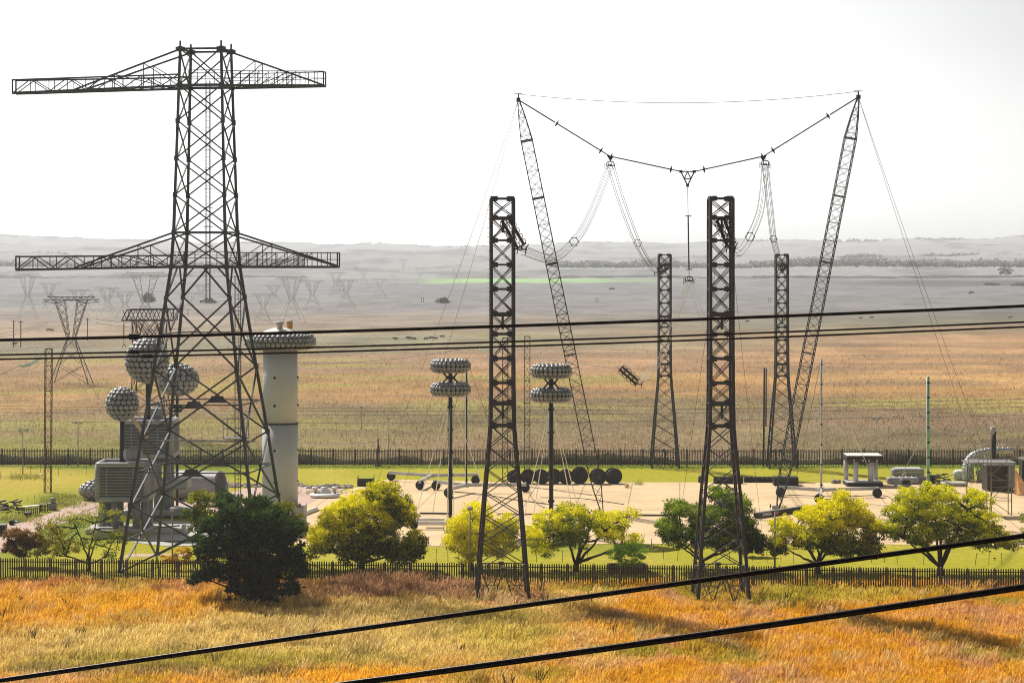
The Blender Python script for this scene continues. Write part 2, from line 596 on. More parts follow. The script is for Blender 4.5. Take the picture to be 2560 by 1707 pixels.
def far_color(x, Z, gain=0.56):
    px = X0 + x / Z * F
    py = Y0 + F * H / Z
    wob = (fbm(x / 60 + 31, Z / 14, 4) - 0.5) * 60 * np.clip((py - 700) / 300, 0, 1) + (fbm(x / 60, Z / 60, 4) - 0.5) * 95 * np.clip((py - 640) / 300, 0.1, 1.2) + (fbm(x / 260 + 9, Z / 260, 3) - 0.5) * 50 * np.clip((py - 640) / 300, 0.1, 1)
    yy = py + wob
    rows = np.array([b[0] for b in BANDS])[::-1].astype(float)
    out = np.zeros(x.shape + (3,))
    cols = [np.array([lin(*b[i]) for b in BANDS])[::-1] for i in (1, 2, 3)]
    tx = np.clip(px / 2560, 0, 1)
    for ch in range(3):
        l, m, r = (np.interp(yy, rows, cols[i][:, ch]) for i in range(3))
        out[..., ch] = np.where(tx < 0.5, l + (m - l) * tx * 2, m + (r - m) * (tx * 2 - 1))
    kf = np.clip((py - 740) / 90, 0, 1)[..., None]  # far rows turned neutral and lighter: painted haze
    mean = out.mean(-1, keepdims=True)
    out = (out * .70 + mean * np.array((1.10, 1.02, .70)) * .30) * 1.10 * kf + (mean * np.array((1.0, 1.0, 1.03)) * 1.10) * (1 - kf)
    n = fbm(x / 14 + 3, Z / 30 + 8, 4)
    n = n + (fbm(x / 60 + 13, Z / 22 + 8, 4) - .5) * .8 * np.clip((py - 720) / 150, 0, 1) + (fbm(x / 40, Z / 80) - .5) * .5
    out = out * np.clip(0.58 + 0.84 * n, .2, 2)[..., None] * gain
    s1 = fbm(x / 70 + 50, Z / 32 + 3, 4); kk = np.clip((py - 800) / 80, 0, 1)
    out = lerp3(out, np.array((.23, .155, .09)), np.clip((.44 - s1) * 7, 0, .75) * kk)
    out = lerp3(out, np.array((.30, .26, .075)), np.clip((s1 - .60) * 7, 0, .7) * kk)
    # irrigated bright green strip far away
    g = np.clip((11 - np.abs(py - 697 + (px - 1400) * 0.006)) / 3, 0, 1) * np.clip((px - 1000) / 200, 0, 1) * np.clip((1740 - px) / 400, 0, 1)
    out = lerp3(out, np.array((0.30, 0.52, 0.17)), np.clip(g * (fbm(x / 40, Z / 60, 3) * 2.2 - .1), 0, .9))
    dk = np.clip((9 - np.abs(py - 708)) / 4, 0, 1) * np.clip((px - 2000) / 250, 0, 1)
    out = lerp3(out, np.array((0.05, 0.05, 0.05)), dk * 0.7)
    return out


def grid_mesh(name, rowsZ, us, zf, colf, m):
    Zg, U = np.meshgrid(rowsZ, us, indexing='ij')
    X = U * Zg
    Xc = X
    z = zf(Xc, Zg)
    co = np.stack([Xc, Zg, z], -1).reshape(-1, 3)
    nr, nc = Zg.shape
    i = np.arange(nr - 1)[:, None] * nc + np.arange(nc - 1)[None, :]
    f = np.stack([i, i + 1, i + nc + 1, i + nc], -1).reshape(-1, 4)
    me = bpy.data.meshes.new(name)
    me.vertices.add(len(co)); me.vertices.foreach_set('co', co.astype(np.float32).ravel())
    me.loops.add(f.size); me.loops.foreach_set('vertex_index', f.astype(np.int32).ravel())
    me.polygons.add(len(f))
    me.polygons.foreach_set('loop_start', np.arange(0, f.size, 4, dtype=np.int32))
    me.polygons.foreach_set('loop_total', np.full(len(f), 4, dtype=np.int32))
    me.polygons.foreach_set('use_smooth', np.ones(len(f), dtype=bool))
    a = me.color_attributes.new('Col', 'FLOAT_COLOR', 'POINT')
    c4 = np.ones((len(co), 4), np.float32)
    c4[:, :3] = colf(Xc, Zg).reshape(-1, 3)
    a.data.foreach_set('color', c4.ravel())
    me.materials.append(m)
    me.update()
    o = bpy.data.objects.new(name, me); COL.objects.link(o)
    return o


M['field_near'] = attr_ground_mat('dry_field_soil', 2.0, 0.35)
M['field_far'] = attr_ground_mat('far_grassland', 0.45, 0.45)


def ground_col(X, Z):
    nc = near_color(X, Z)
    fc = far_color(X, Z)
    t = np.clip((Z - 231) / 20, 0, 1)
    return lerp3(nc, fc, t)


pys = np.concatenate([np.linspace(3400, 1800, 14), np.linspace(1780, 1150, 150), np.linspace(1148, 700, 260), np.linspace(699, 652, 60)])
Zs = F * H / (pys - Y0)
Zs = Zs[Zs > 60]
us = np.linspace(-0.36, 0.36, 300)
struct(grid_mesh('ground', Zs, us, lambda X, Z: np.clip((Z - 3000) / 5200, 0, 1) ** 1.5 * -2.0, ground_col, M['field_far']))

# rolling hills far away (ridge behind ridge)
def hill_layer(name, Z1, Z2, y_left, y_mid, y_right, seed, rough, col):
    rows = np.linspace(0, 1, 26)
    us2 = np.linspace(-0.40, 0.40, 900)

    def zf(X, Z):
        t = (Z - Z1) / (Z2 - Z1)
        px = X0 + X / Z * F
        yy = np.interp(px, [-400, 0, 1280, 2560, 3000], [y_left, y_left, y_mid, y_right, y_right])
        yy = yy + (fbm(px / 330 + seed, px * 0 + seed, 3) - 0.5) * 16
        top = H - (yy - Y0) / F * Z2
        s = np.sin(np.clip(t, 0, 1) * math.pi / 2) ** 1.2
        bumps = (fbm(X / 30 + seed, Z / 90, 5) ** 2) * rough * np.clip(t * 2, 0, 1)
        bumps = bumps + np.clip(fbm(X / 160 + seed * 3, Z / 300, 3) - 0.5, 0, 1) * rough * 3 * np.clip(t * 2, 0, 1)
        return -3.0 + (top + 3.0) * s + bumps
    rowsZ = Z1 + (Z2 - Z1) * rows

    def cf(X, Z):
        n = fbm(X / 90 + seed, Z / 200, 4)
        base = np.ones(X.shape + (3,)) * np.array(col)
        c = lerp3(base, np.array(col) * 0.6, (n - 0.52) * 6)
        return c
    return struct(grid_mesh(name, rowsZ, us2, zf, cf, M['field_far']))


hill_layer('hills', 2700, 3300, 668, 676, 662, 3.1, 5.0, (0.27, 0.27, 0.27))  # greys get paler ridge by ridge: haze put into the hill colours
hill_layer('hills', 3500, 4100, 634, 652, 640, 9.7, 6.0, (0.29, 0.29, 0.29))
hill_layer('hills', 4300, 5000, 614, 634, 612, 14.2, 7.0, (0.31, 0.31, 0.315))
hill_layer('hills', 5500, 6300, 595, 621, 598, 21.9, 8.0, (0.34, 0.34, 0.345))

# haze: one box of even air round everything
hz = MB().box((0, 4100, 40.0), 7400, 8800, 88.0)
hzo = hz.build('haze', 'white')
m = bpy.data.materials.new('haze_air'); m.use_nodes = True
nt = m.node_tree; nt.nodes.clear()
out = nt.nodes.new('ShaderNodeOutputMaterial'); pv = nt.nodes.new('ShaderNodeVolumePrincipled')
pv.inputs['Color'].default_value = (0.87, 0.915, 0.985, 1)
pv.inputs['Density'].default_value = 0.00010
pv.inputs['Anisotropy'].default_value = 0.35
nt.links.new(pv.outputs[0], out.inputs['Volume'])
hzo.data.materials.clear(); hzo.data.materials.append(m)
hzo['kind'] = 'stuff'; hzo['label'] = 'pale summer haze lying over the plain and hills'; hzo['category'] = 'haze'
# ------------------------------------------------------------------ compound ground: lawn, pad, path
NF0, NF1 = (-62.0, 233.2), (62.0, 223.0)          # near fence line (x, Z)


def near_fence_Z(x):
    return NF0[1] + (NF1[1] - NF0[1]) * (x - NF0[0]) / (NF1[0] - NF0[0])


def lawn_col(X, Z):
    px = X0 + X / Z * F; py = Y0 + F * H / Z
    n = fbm(X / 7, Z / 12, 4); n2 = fbm(X / 25 + 5, Z / 40, 3)
    c = lerp3(np.ones(X.shape + (3,)) * np.array((0.32, 0.30, 0.016)), np.array((0.40, 0.34, 0.04)), (n - 0.45) * 3)
    c = lerp3(c, np.array((0.16, 0.20, 0.02)), (n2 - 0.58) * 5)
    c = lerp3(c, np.array((0.42, 0.31, 0.06)), np.clip((320 - px) / 250, 0, 1) * np.clip((1250 - py) / 40, 0, 1) * 0.75)
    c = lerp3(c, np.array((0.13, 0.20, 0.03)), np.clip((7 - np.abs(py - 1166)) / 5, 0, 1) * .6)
    return c


Zl = np.linspace(226, 360, 120)
M['lawn'] = attr_ground_mat('mown_lawn', 1.2, 0.28)
lawn = struct(grid_mesh('lawn', Zl, np.linspace(-0.30, 0.30, 160), lambda X, Z: X * 0 + 0.012 - 0.02 * np.clip((near_fence_Z(X) + 1 - Z), 0, 5), lawn_col, M['lawn']))


def poly_sheet(name, pts, z, m, thick=0.0):
    vs = [(p[0], p[1], z) for p in pts]
    n = len(vs)
    mb = MB()
    fs = [tuple(range(n))]
    if thick:
        vs += [(p[0], p[1], z - thick) for p in pts]
        fs += [(i, i + n, (i + 1) % n + n, (i + 1) % n) for i in range(n)]
    mb.add(vs, fs)
    return struct(mb.build(name, m))


def pad_mat():
    m, nt, b = new_mat('sandy_concrete_pad')
    b.inputs['Roughness'].default_value = 0.9
    g = nt.nodes.new('ShaderNodeNewGeometry')
    mp = nt.nodes.new('ShaderNodeMapping')
    mp.inputs['Rotation'].default_value = (0, 0, R(4))
    nt.links.new(g.outputs['Position'], mp.inputs['Vector'])
    br = nt.nodes.new('ShaderNodeTexBrick')
    br.offset = 0
    br.inputs['Scale'].default_value = 1
    br.inputs['Brick Width'].default_value = 6.5
    br.inputs['Row Height'].default_value = 11
    br.inputs['Mortar Size'].default_value = 0.07
    br.inputs['Color1'].default_value = (0.65, 0.465, 0.255, 1)
    br.inputs['Color2'].default_value = (0.675, 0.49, 0.28, 1)
    br.inputs['Mortar'].default_value = (0.31, 0.22, 0.14, 1)
    nt.links.new(mp.outputs[0], br.inputs['Vector'])
    n = nt.nodes.new('ShaderNodeTexNoise')
    n.inputs['Scale'].default_value = 0.12; n.inputs['Detail'].default_value = 7
    n.inputs['Roughness'].default_value = 0.65
    nt.links.new(g.outputs['Position'], n.inputs['Vector'])
    mr = nt.nodes.new('ShaderNodeMapRange')
    mr.inputs['From Min'].default_value = 0.3; mr.inputs['From Max'].default_value = 0.7
    mr.inputs['To Min'].default_value = 0.76; mr.inputs['To Max'].default_value = 1.10
    nt.links.new(n.outputs['Fac'], mr.inputs['Value'])
    # small dark oil spots
    n2 = nt.nodes.new('ShaderNodeTexNoise'); n2.inputs['Scale'].default_value = 0.9; n2.inputs['Detail'].default_value = 3
    nt.links.new(g.outputs['Position'], n2.inputs['Vector'])
    mr2 = nt.nodes.new('ShaderNodeMapRange')
    mr2.inputs['From Min'].default_value = 0.665; mr2.inputs['From Max'].default_value = 0.73
    mr2.inputs['To Min'].default_value = 1.0; mr2.inputs['To Max'].default_value = 0.62
    nt.links.new(n2.outputs['Fac'], mr2.inputs['Value'])
    mm = nt.nodes.new('ShaderNodeMath'); mm.operation = 'MULTIPLY'
    nt.links.new(mr.outputs[0], mm.inputs[0]); nt.links.new(mr2.outputs[0], mm.inputs[1])
    s = nt.nodes.new('ShaderNodeVectorMath'); s.operation = 'SCALE'
    nt.links.new(br.outputs['Color'], s.inputs[0]); nt.links.new(mm.outputs[0], s.inputs['Scale'])
    nt.links.new(s.outputs[0], b.inputs['Base Color'])
    return m


M['pad'] = pad_mat()
M['gravel'] = mat('pink_gravel_path', (0.44, 0.30, 0.25), 0.95, 0, 0.2, 0.8, 0.1, col2=(0.54, 0.39, 0.33), detail=10)


def gp(*l):
    return [tuple(G(a, b)[:2]) for a, b in l]


poly_sheet('concrete_pad', gp((690, 1356), (720, 1300), (760, 1268), (800, 1245), (880, 1222), (965, 1199), (1300, 1206), (1700, 1206), (2060, 1207), (2440, 1206), (2760, 1206), (2860, 1372), (2560, 1367), (2300, 1362), (1900, 1360), (1500, 1360), (1300, 1364), (1060, 1366), (860, 1372)), 0.05, M['pad'], 0.06)
poly_sheet('gravel_path', gp((-220, 1330), (-60, 1380), (30, 1380), (60, 1340), (130, 1315), (230, 1292), (300, 1276), (420, 1270), (520, 1276), (540, 1290), (690, 1290), (742, 1283), (800, 1252), (870, 1218), (700, 1214), (600, 1222), (560, 1238), (420, 1255), (290, 1256), (200, 1253), (150, 1275), (60, 1305), (-100, 1318)), 0.030, M['gravel'], 0.03)
poly_sheet('gravel_path', gp((300, 1392), (470, 1390), (470, 1383), (330, 1385)), 0.034, M['gravel'], 0.02)
poly_sheet('cascade_base_slab', gp((330, 1356), (420, 1366), (640, 1362), (660, 1312), (400, 1302), (300, 1330)), 0.06, M['conc_block'], 0.06)

# cable covers, rails lying across the pad
for i, (a, b, wd, hh, lab) in enumerate([
    ((1050, 1286), (1125, 1287), .28, .18, 'rust dark rail lying on the pad left of the left torus stand'),
    ((1245, 1287), (1400, 1288), .22, .12, 'rust dark rail lying across the pad beside the right torus stand'),
    ((1560, 1290), (1680, 1291), .34, .16, 'rust dark rail lying on the pad left of the green leafed tree'),
    ((1065, 1322), (1110, 1322), .18, .10, 'short rust dark rail on the pad in front of the white beam')]):
    t = MB(); p, q = G(*a), G(*b); t.bar(p + V((0, 0, .10 + hh / 2)), q + V((0, 0, .10 + hh / 2)), wd, hh)
    tag(t.build('rail', 'rusty'), lab, 'rail', 'rails lying on the concrete pad')
for i, (pts, lab) in enumerate([
    (((1130, 1230), (1200, 1236), (1290, 1250), (1420, 1268)), 'black cable trailing across the pad under the left portal tower'),
    (((1322, 1225), (1326, 1240), (1345, 1262), (1362, 1270)), 'black cable curling from the trolley wheel on the pad'),
    (((1960, 1238), (2040, 1241), (2100, 1243), (2208, 1240), (2236, 1256)), 'black cable lying between the wheels of the right trolley'),
    (((1350, 1245), (1450, 1247), (1560, 1262)), 'thin black cable on the pad behind the right torus stand')]):
    tag(MB().tube([p + V((0, 0, .09)) for p in smooth_pts([G(*q) for q in pts], 6)], 0.05, 4).build('ground_cable', 'rubber'), lab, 'cable', 'cables lying on the concrete pad')


# ------------------------------------------------------------------ palisade fences
def fence(name, label, a, b, bay, hgt, m_pale, m_post, pitch, pale_w, zb=0.0):
    a, b = V((a[0], a[1], zb)), V((b[0], b[1], zb))
    L = (b - a).length
    n = int(L / bay)
    d = (b - a).normalized()
    s = V((-d.y, d.x, 0))
    root = thing(name, label, 'fence', a)
    ang = math.atan2(d.y, d.x)
    # one bay of pales in local space, its mesh shared by the other bays
    mb = MB()
    k = int(bay / pitch)
    for i in range(k):
        x = (i + 0.5) * bay / k
        hh = hgt * (1 + random.uniform(-0.015, 0.015))
        w2 = pale_w / 2
        tz = random.uniform(-0.012, 0.012)
        vs = []
        for y in (-0.05, -0.075):
            vs += [(x - w2, y, 0.08), (x + w2, y, 0.08), (x + w2 + tz, y, hh - 0.12), (x + tz, y, hh), (x - w2 + tz, y, hh - 0.12)]
        mb.add(vs, [(0, 1, 2, 3, 4), (9, 8, 7, 6, 5), (0, 5, 6, 1), (1, 6, 7, 2), (2, 7, 8, 3), (3, 8, 9, 4), (4, 9, 5, 0)])
    pn = mb.build('pale_panel', m_pale, None)
    pm = pn.data
    bpy.data.objects.remove(pn)
    rms = []
    for z in (0.35, hgt - 0.38):
        rl = MB()
        rl.bar((0, 0, z), (bay * 0.995, 0, z), 0.05, 0.09)
        ro = rl.build('rail', m_pale, None); rms.append(ro.data); bpy.data.objects.remove(ro)
    po = MB().box((0, 0.04, hgt / 2), 0.11, 0.09, hgt).box((0, 0.04, hgt + 0.02), 0.14, 0.13, 0.04).build('post', m_post, None)
    pom = po.data; bpy.data.objects.remove(po)
    for i in range(n + 1):
        loc = d * (i * bay)
        lst = [('post', pom)]
        if i < n: lst += [('pale_panel', pm), ('rail', rms[0]), ('rail', rms[1])]
        for nm, me in lst:
            o = bpy.data.objects.new(nm, me); COL.objects.link(o); o.parent = root
            o.location = loc; o.rotation_euler = (0, 0, ang + (math.pi if False else 0))
    return root


fence('palisade_fence', 'dark steel palisade fence running between the tall orange grass and the lawn', NF0, NF1, 2.5, 2.4, M['fence'], M['fence_post'], 0.225, 0.125)
fence('palisade_fence', 'distant dark palisade fence closing off the back of the lawn', (-96, 359.0), (96, 357.0), 3.3, 2.55, M['fence_far'], M['fence_far'], 0.235, 0.10)


# ------------------------------------------------------------------ lattice helpers
def corners(z, hw):
    return [V((-hw, -hw, z)), V((hw, -hw, z)), V((hw, hw, z)), V((-hw, hw, z))]


def build_legs(root, levels, w, m, plates=False):
    for k in range(4):
        mb = MB()
        if plates:
            for (z, h) in levels[1:]:
                mb.box(corners(z, h)[k], .38 if z > 25 else .44, .38 if z > 25 else .44, .5)
            q = corners(*levels[-1])[k]
            mb.box(q + V((0, 0, .45)), .16, .16, .7)
            mb.box(q + V((0, 0, -.05)), .85, .5, .45)
        for (z0, h0), (z1, h1) in zip(levels[:-1], levels[1:]):
            mb.bar(corners(z0, h0)[k], corners(z1, h1)[k], w if z0 > levels[len(levels) // 2][0] else w * 1.15)
        mb.build('leg', m, root, world=False)


def xface(mb, z0, h0, z1, h1, w, faces=(0, 1, 2, 3), horiz=False, single=0, double=0.0, wh=None):
    c0, c1 = corners(z0, h0), corners(z1, h1)
    for f in faces:
        a, b = f, (f + 1) % 4
        nrm = (c0[b] - c0[a]).cross(V((0, 0, 1))).normalized()
        o = nrm * w * 0.55
        if single != 2:
            if double:
                dv = V((0, 0, double))
                mb.bar(c0[a] + o, c1[b] + o - dv, w); mb.bar(c0[a] + o + dv, c1[b] + o, w)
            else:
                mb.bar(c0[a] + o, c1[b] + o, w)
        if single != 1:
            mb.bar(c0[b] - o, c1[a] - o, w)
        if horiz:
            mb.bar(c1[a], c1[b], wh or w * 1.3)


# ------------------------------------------------------------------ the great T shaped pylon
TH = R(-7)
pyl = thing('transmission_pylon', 'tall grey lattice pylon with two pairs of long cross arms, left of the white cylinder', 'pylon', (-31.25, 245.0, 0), TH)
LV = [(0, 7.05), (6.63, 6.14), (13.3, 5.24), (20.1, 4.25), (27.25, 3.27), (30.4, 2.86), (33.9, 2.66), (37.7, 2.55), (41.4, 2.44), (45.2, 2.33), (48.8, 2.23), (52.5, 2.12)]


def hw_at(z, L=LV):
    return float(np.interp(z, [q[0] for q in L], [q[1] for q in L]))


build_legs(pyl, LV, 0.245, 'steel', True)
mb = MB()
for i in range(1, 4):
    xface(mb, *LV[i], *LV[i + 1], 0.165)
xface(mb, 0, 7.05, 6.63, 6.14, 0.165)
for i in range(5, 11):
    xface(mb, *LV[i], *LV[i + 1], 0.125)
c0, c1 = corners(*LV[4]), corners(*LV[5])
for f in range(4):                       # inverted V under the waist
    a, b = f, (f + 1) % 4
    mid = (c1[a] + c1[b]) / 2
    dd = (c1[b] - c1[a]).normalized()
    mb.bar(c0[a], mid - dd * .45, 0.165); mb.bar(c0[b], mid + dd * .45, 0.165)
    mb.bar(c0[a], c1[a].lerp(c1[b], .02) + V((0, 0, .1)), 0.1)
mb.build('cross_bracing', 'steel', pyl, world=False)
mb = MB()
for z in (3.2, 9.9, 16.6, 23.6):
    mb = MB()
    h = hw_at(z); c = corners(z, h)
    mids = [(c[f] + c[(f + 1) % 4]) / 2 for f in range(4)]
    for f in range(4):
        if z > 4 or f in (0, 3):
            mb.bar(c[f], c[(f + 1) % 4] + V((0, 0, 0.0)), 0.12)
        q1 = c[f].lerp(c[(f + 1) % 4], .16); q0 = c[f].lerp(c[(f - 1) % 4], .16)
        mb.bar(q0, q1, 0.12)
    if z in (9.9, 16.6):
        for s in (-1, 1):                   # gusset plates at the crossings
            mb.add([(-1.0, s * h, z - .35), (1.0, s * h, z - .35), (.6, s * h, z + .35), (-.6, s * h, z + .35), (-1.0, s * (h + .06), z - .35), (1.0, s * (h + .06), z - .35), (.6, s * (h + .06), z + .35), (-.6, s * (h + .06), z + .35)],
                   [(0, 1, 2, 3), (7, 6, 5, 4), (0, 4, 5, 1), (1, 5, 6, 2), (2, 6, 7, 3), (3, 7, 4, 0)])
    mb.build('horizontal_frame', 'steel', pyl, world=False)
for z in (30.4, 33.9, 48.8, 52.5):
    mb = MB()
    c = corners(z, hw_at(z))
    for f in range(4):
        mb.bar(c[f], c[(f + 1) % 4], 0.26 if z in (30.4, 48.8) else 0.20, 0.26 if z in (30.4, 48.8) else .2)
    mb.build('horizontal_frame', 'steel', pyl, world=False)



def crossarm(z, side, L, drop, ztop, rail, hw, name='cross_arm'):
    """truss arm with ties from ztop; rail=True has a walkway handrail"""
    mb = MB()
    x0 = hw
    S = side

    def p(u, y, zz):
        return V((S * (x0 + u * L), y, zz - drop * u))
    w0, w1 = hw, 0.55
    yw = lambda u: w0 + (w1 - w0) * u
    for sy in (-1, 1):
        mb.bar(p(0, sy * w0, z), p(1, sy * w1, z), 0.24)
        if rail:
            mb.bar(p(0, sy * w0, z + 1.45), p(1, sy * w1, z + 1.45), 0.09)
            mb.bar(p(0, sy * w0, z + .75), p(1, sy * w1, z + .75), 0.06)
        else:
            mb.bar(p(0, sy * w0, z + 1.15), p(1, sy * w1, z + 1.35), 0.16)
        # tie from above
        ut = 0.985 if rail else 0.62
        a, b = p(0, sy * w0, ztop), p(ut, sy * yw(ut), z + .1)
        mb.bar(a, b, 0.17)
        for q in ((.36, .33), (.62, .66)) if rail else ((.34, .33), (.62, .62)):
            c = a.lerp(b, q[1] if rail else q[0])
            u = ut * (q[1] if rail else q[0])
            mb.bar(c, p(u, sy * yw(u), z), 0.08)
            mb.bar(c, p(max(0, u - .30), sy * yw(max(0, u - .3)), z), 0.08)
        nb = 9 if not rail else 11
        for i in range(nb):
            u0, u1 = i / nb, (i + 1) / nb
            zt = z + (1.45 if rail else 1.15 + .2 * u1)
            mb.bar(p(u1, sy * yw(u1), z), p(u1, sy * yw(u1), zt), 0.07)
            if not rail:
                if i % 2: mb.bar(p(u0, sy * yw(u0), z), p(u1, sy * yw(u1), zt), 0.09)
                else: mb.bar(p(u0, sy * yw(u0), zt), p(u1, sy * yw(u1), z), 0.09)
            elif i % 2 == 0 and i < 8:
                mb.bar(p(u0, sy * yw(u0), z), p(min(1, u0 + .19), sy * yw(min(1, u0 + .19)), zt), 0.06)
    nb = 8
    for i in range(nb + 1):
        u = i / nb
        mb.bar(p(u, -yw(u), z), p(u, yw(u), z), 0.10)
        if i < nb:
            u1 = (i + 1) / nb
            s = 1 if i % 2 else -1
            mb.bar(p(u, -s * yw(u), z), p(u1, s * yw(u1), z), 0.08)
    mb.bar(p(1, -w1, z), p(1, -w1, z + 1.4), 0.13); mb.bar(p(1, w1, z), p(1, w1, z + 1.4), 0.13)
    mb.bar(p(1, -w1, z + 1.4), p(1, w1, z + 1.4), 0.11)
    return mb.build(name, 'steel', pyl, world=False)


crossarm(48.75, -1, 18.0, 0.50, 52.4, False, 2.23)
crossarm(48.75, 1, 10.1, 0.0, 52.4, True, 2.23)
crossarm(30.4, -1, 17.0, 0.32, 33.8, False, 2.86)
crossarm(30.4, 1, 10.9, 0.0, 33.8, True, 2.86)
mb = MB()
for z in (30.55, 48.95):                 # walkway rails inside the body
    h = hw_at(z)
    for sy in (-1, 1):
        mb = MB()
        for dz in (.75, 1.4):
            mb.bar((-h, sy * h * .8, z + dz), (h, sy * h * .8, z + dz), 0.06)
        for i in range(6):
            mb.bar((-h + i * h * .4, sy * h * .8, z), (-h + i * h * .4, sy * h * .8, z + 1.4), 0.05)
        mb.build('walkway_railing', 'steel', pyl, world=False)
mb = MB()
for sx in (-.2, .2):
    mb.bar((sx + .15, 0.2, 27), (sx + .15, 0.2, 49.4), 0.07)
    mb.bar((sx + .15, 0.6, 27), (sx + .15, .6, 49.4), 0.035)
for i in range(60):
    mb.bar((-.05, .2, 27.2 + i * .37), (.35, .2, 27.2 + i * .37), 0.035)
for i in range(10):
    mb.bar((-.35, .4, 30.6 + i * 1.95), (.65, .4, 30.6 + i * 1.95), 0.06)
# lower ladder, off centre, with a small caged landing
for sx in (-.3, .3):
    mb.bar((3.1 + sx, 1.0, 0.5), (3.1 + sx, 1.0, 29.5), 0.08)
mb.bar((3.1, 1.4, 0.5), (3.1, 1.4, 29.5), 0.05)
for i in range(72):
    mb.bar((2.8, 1.0, .7 + i * .4), (3.4, 1.0, .7 + i * .4), 0.035)
mb.build('ladder', 'steel', pyl, world=False)
mb = MB()
mb.box((2.9, 1.0, 12.9), 2.3, 2.0, .12)
for q in ((1.8, 0), (4.0, 0), (4.0, 2), (1.8, 2)):
    mb.bar((q[0], q[1], 12.9), (q[0], q[1], 14.9), 0.07)
for z in (13.9, 14.9):
    mb.bar((1.8, 0, z), (4, 0, z), .06); mb.bar((1.8, 2, z), (4, 2, z), .06); mb.bar((1.8, 0, z), (1.8, 2, z), .06); mb.bar((4, 0, z), (4, 2, z), .06)
mb.bar((-4.9, 1.2, 12.6), (4.9, 1.2, 12.6), .12); mb.bar((-4.9, .2, 12.6), (4.9, .2, 12.6), .12)
mb.build('landing', 'steel_light', pyl, world=False)


# ------------------------------------------------------------------ portal towers (near pair, far pair)
def portal_tower(label, loc, rz, group, m='rusty', scale=1.0):
    root = thing('portal_tower', label, 'lattice tower', loc, rz, group)
    zz = [36.85, 35.1, 33.0, 30.75, 28.5, 26.25, 24.35, 22.1, 19.85, 18.0, 15.9]
    up = [(z, 1.03 if z > 20 else 1.03 + (20 - z) * .015) for z in zz][::-1]
    lowz = [(0, 2.36), (2.9, 2.15), (5.3, 1.97), (7.6, 1.78), (9.7, 1.62), (11.8, 1.43), (13.9, 1.24), (15.9, 1.09)]
    Ls = lowz[:-1] + up
    build_legs(root, Ls, 0.25, m)
    mb = MB()
    for (a, b) in zip(up[:-1], up[1:]):
        xface(mb, *a, *b, 0.075, double=0.20)
    for (z, h) in up:
        c = corners(z, h)
        for f in range(4):
            mb.bar(c[f], c[(f + 1) % 4], 0.18)
            a, b = c[f], c[(f + 1) % 4]
            for q in (a.lerp(b, .16), a.lerp(b, .84)):   # gusset plates
                mb.box(q, .5 if f in (0, 2) else .07, .07 if f in (0, 2) else .5, .45)
    mb.build('upper_bracing', m, root, world=False)
    mb = MB()
    for i, (a, b) in enumerate(zip(lowz[1:-1], lowz[2:])):
        xface(mb, *a, *b, 0.085)
    c = corners(*lowz[1]); c0 = corners(*lowz[0]); cm = corners(1.45, 2.26)
    for f in range(4):
        g_ = (f + 1) % 4
        mid = (c[f] + c[g_]) / 2
        mb.bar(c[f], c[g_], 0.09)
        f0, g0 = c0[f].lerp(c0[g_], .30), c0[f].lerp(c0[g_], .70)
        mb.bar(mid, f0, 0.09); mb.bar(mid, g0, 0.09)
        mb.bar(c[f], f0, .07); mb.bar(c[g_], g0, .07); mb.bar(c0[f], f0.lerp(mid, .5), .06); mb.bar(c0[g_], g0.lerp(mid, .5), .06)
        mb.bar(cm[f], f0.lerp(mid, .5), .06); mb.bar(cm[g_], g0.lerp(mid, .5), .06)
        mb.box(mid, .5, .5, .3)
    mb.build('lower_bracing', 'mast_pale' if m == 'rusty' else m, root, world=False)
    for z in (35.0, 26.1, 17.9):         # hanger frames and step bolts
        mb = MB()
        for s in (-1, 1):
            mb.bar((-.95, s * .85, z - .02), (.95, s * .85, z - .02), .2)
        mb.bar((0, -.8, z), (0, -.8, z - 1.3), .2); mb.bar((-.5, -.8, z - 1.3), (.5, -.8, z - .2), .08)
        mb.bar((0, -.85, z), (0, .85, z), .08)
        mb.build('hanger_frame', m, root, world=False)
    mb = MB()
    for i in range(48):
        mb.bar((-1.2, -1.03, 16.5 + i * .42), (-1.45, -1.03, 16.5 + i * .42), .03)
    mb.bar((-1.2, -1.05, 16.4), (-1.2, -1.05, 36.4), .04)
    mb.build('climbing_spikes', 'steel_light', root, world=False)
    if scale != 1.0: root.scale = (scale,) * 3
    return root


GT = 'portal lattice towers on the test field'
tA = portal_tower('near dark lattice tower standing in the orange grass left of the centre', (-0.90, 222.0, 0), R(3), GT)
tB = dup(tA, (19.25, 221.4, 0), R(2.0), label='near rust streaked lattice tower right of the dangling triangle hanger')
for ch in tB.children:
    if ch.name.startswith('upper'): ch['label'] = 'rust streaked upper bracing'
tC = portal_tower('far lattice tower at the back fence between the two near towers', (22.6, 355.3, 0), R(1), GT, 'mast', .853)
tD = dup(tC, (39.9, 355.0, 0), R(0), scale=.853, label='far lattice tower at the back fence crossing the right leaning mast')


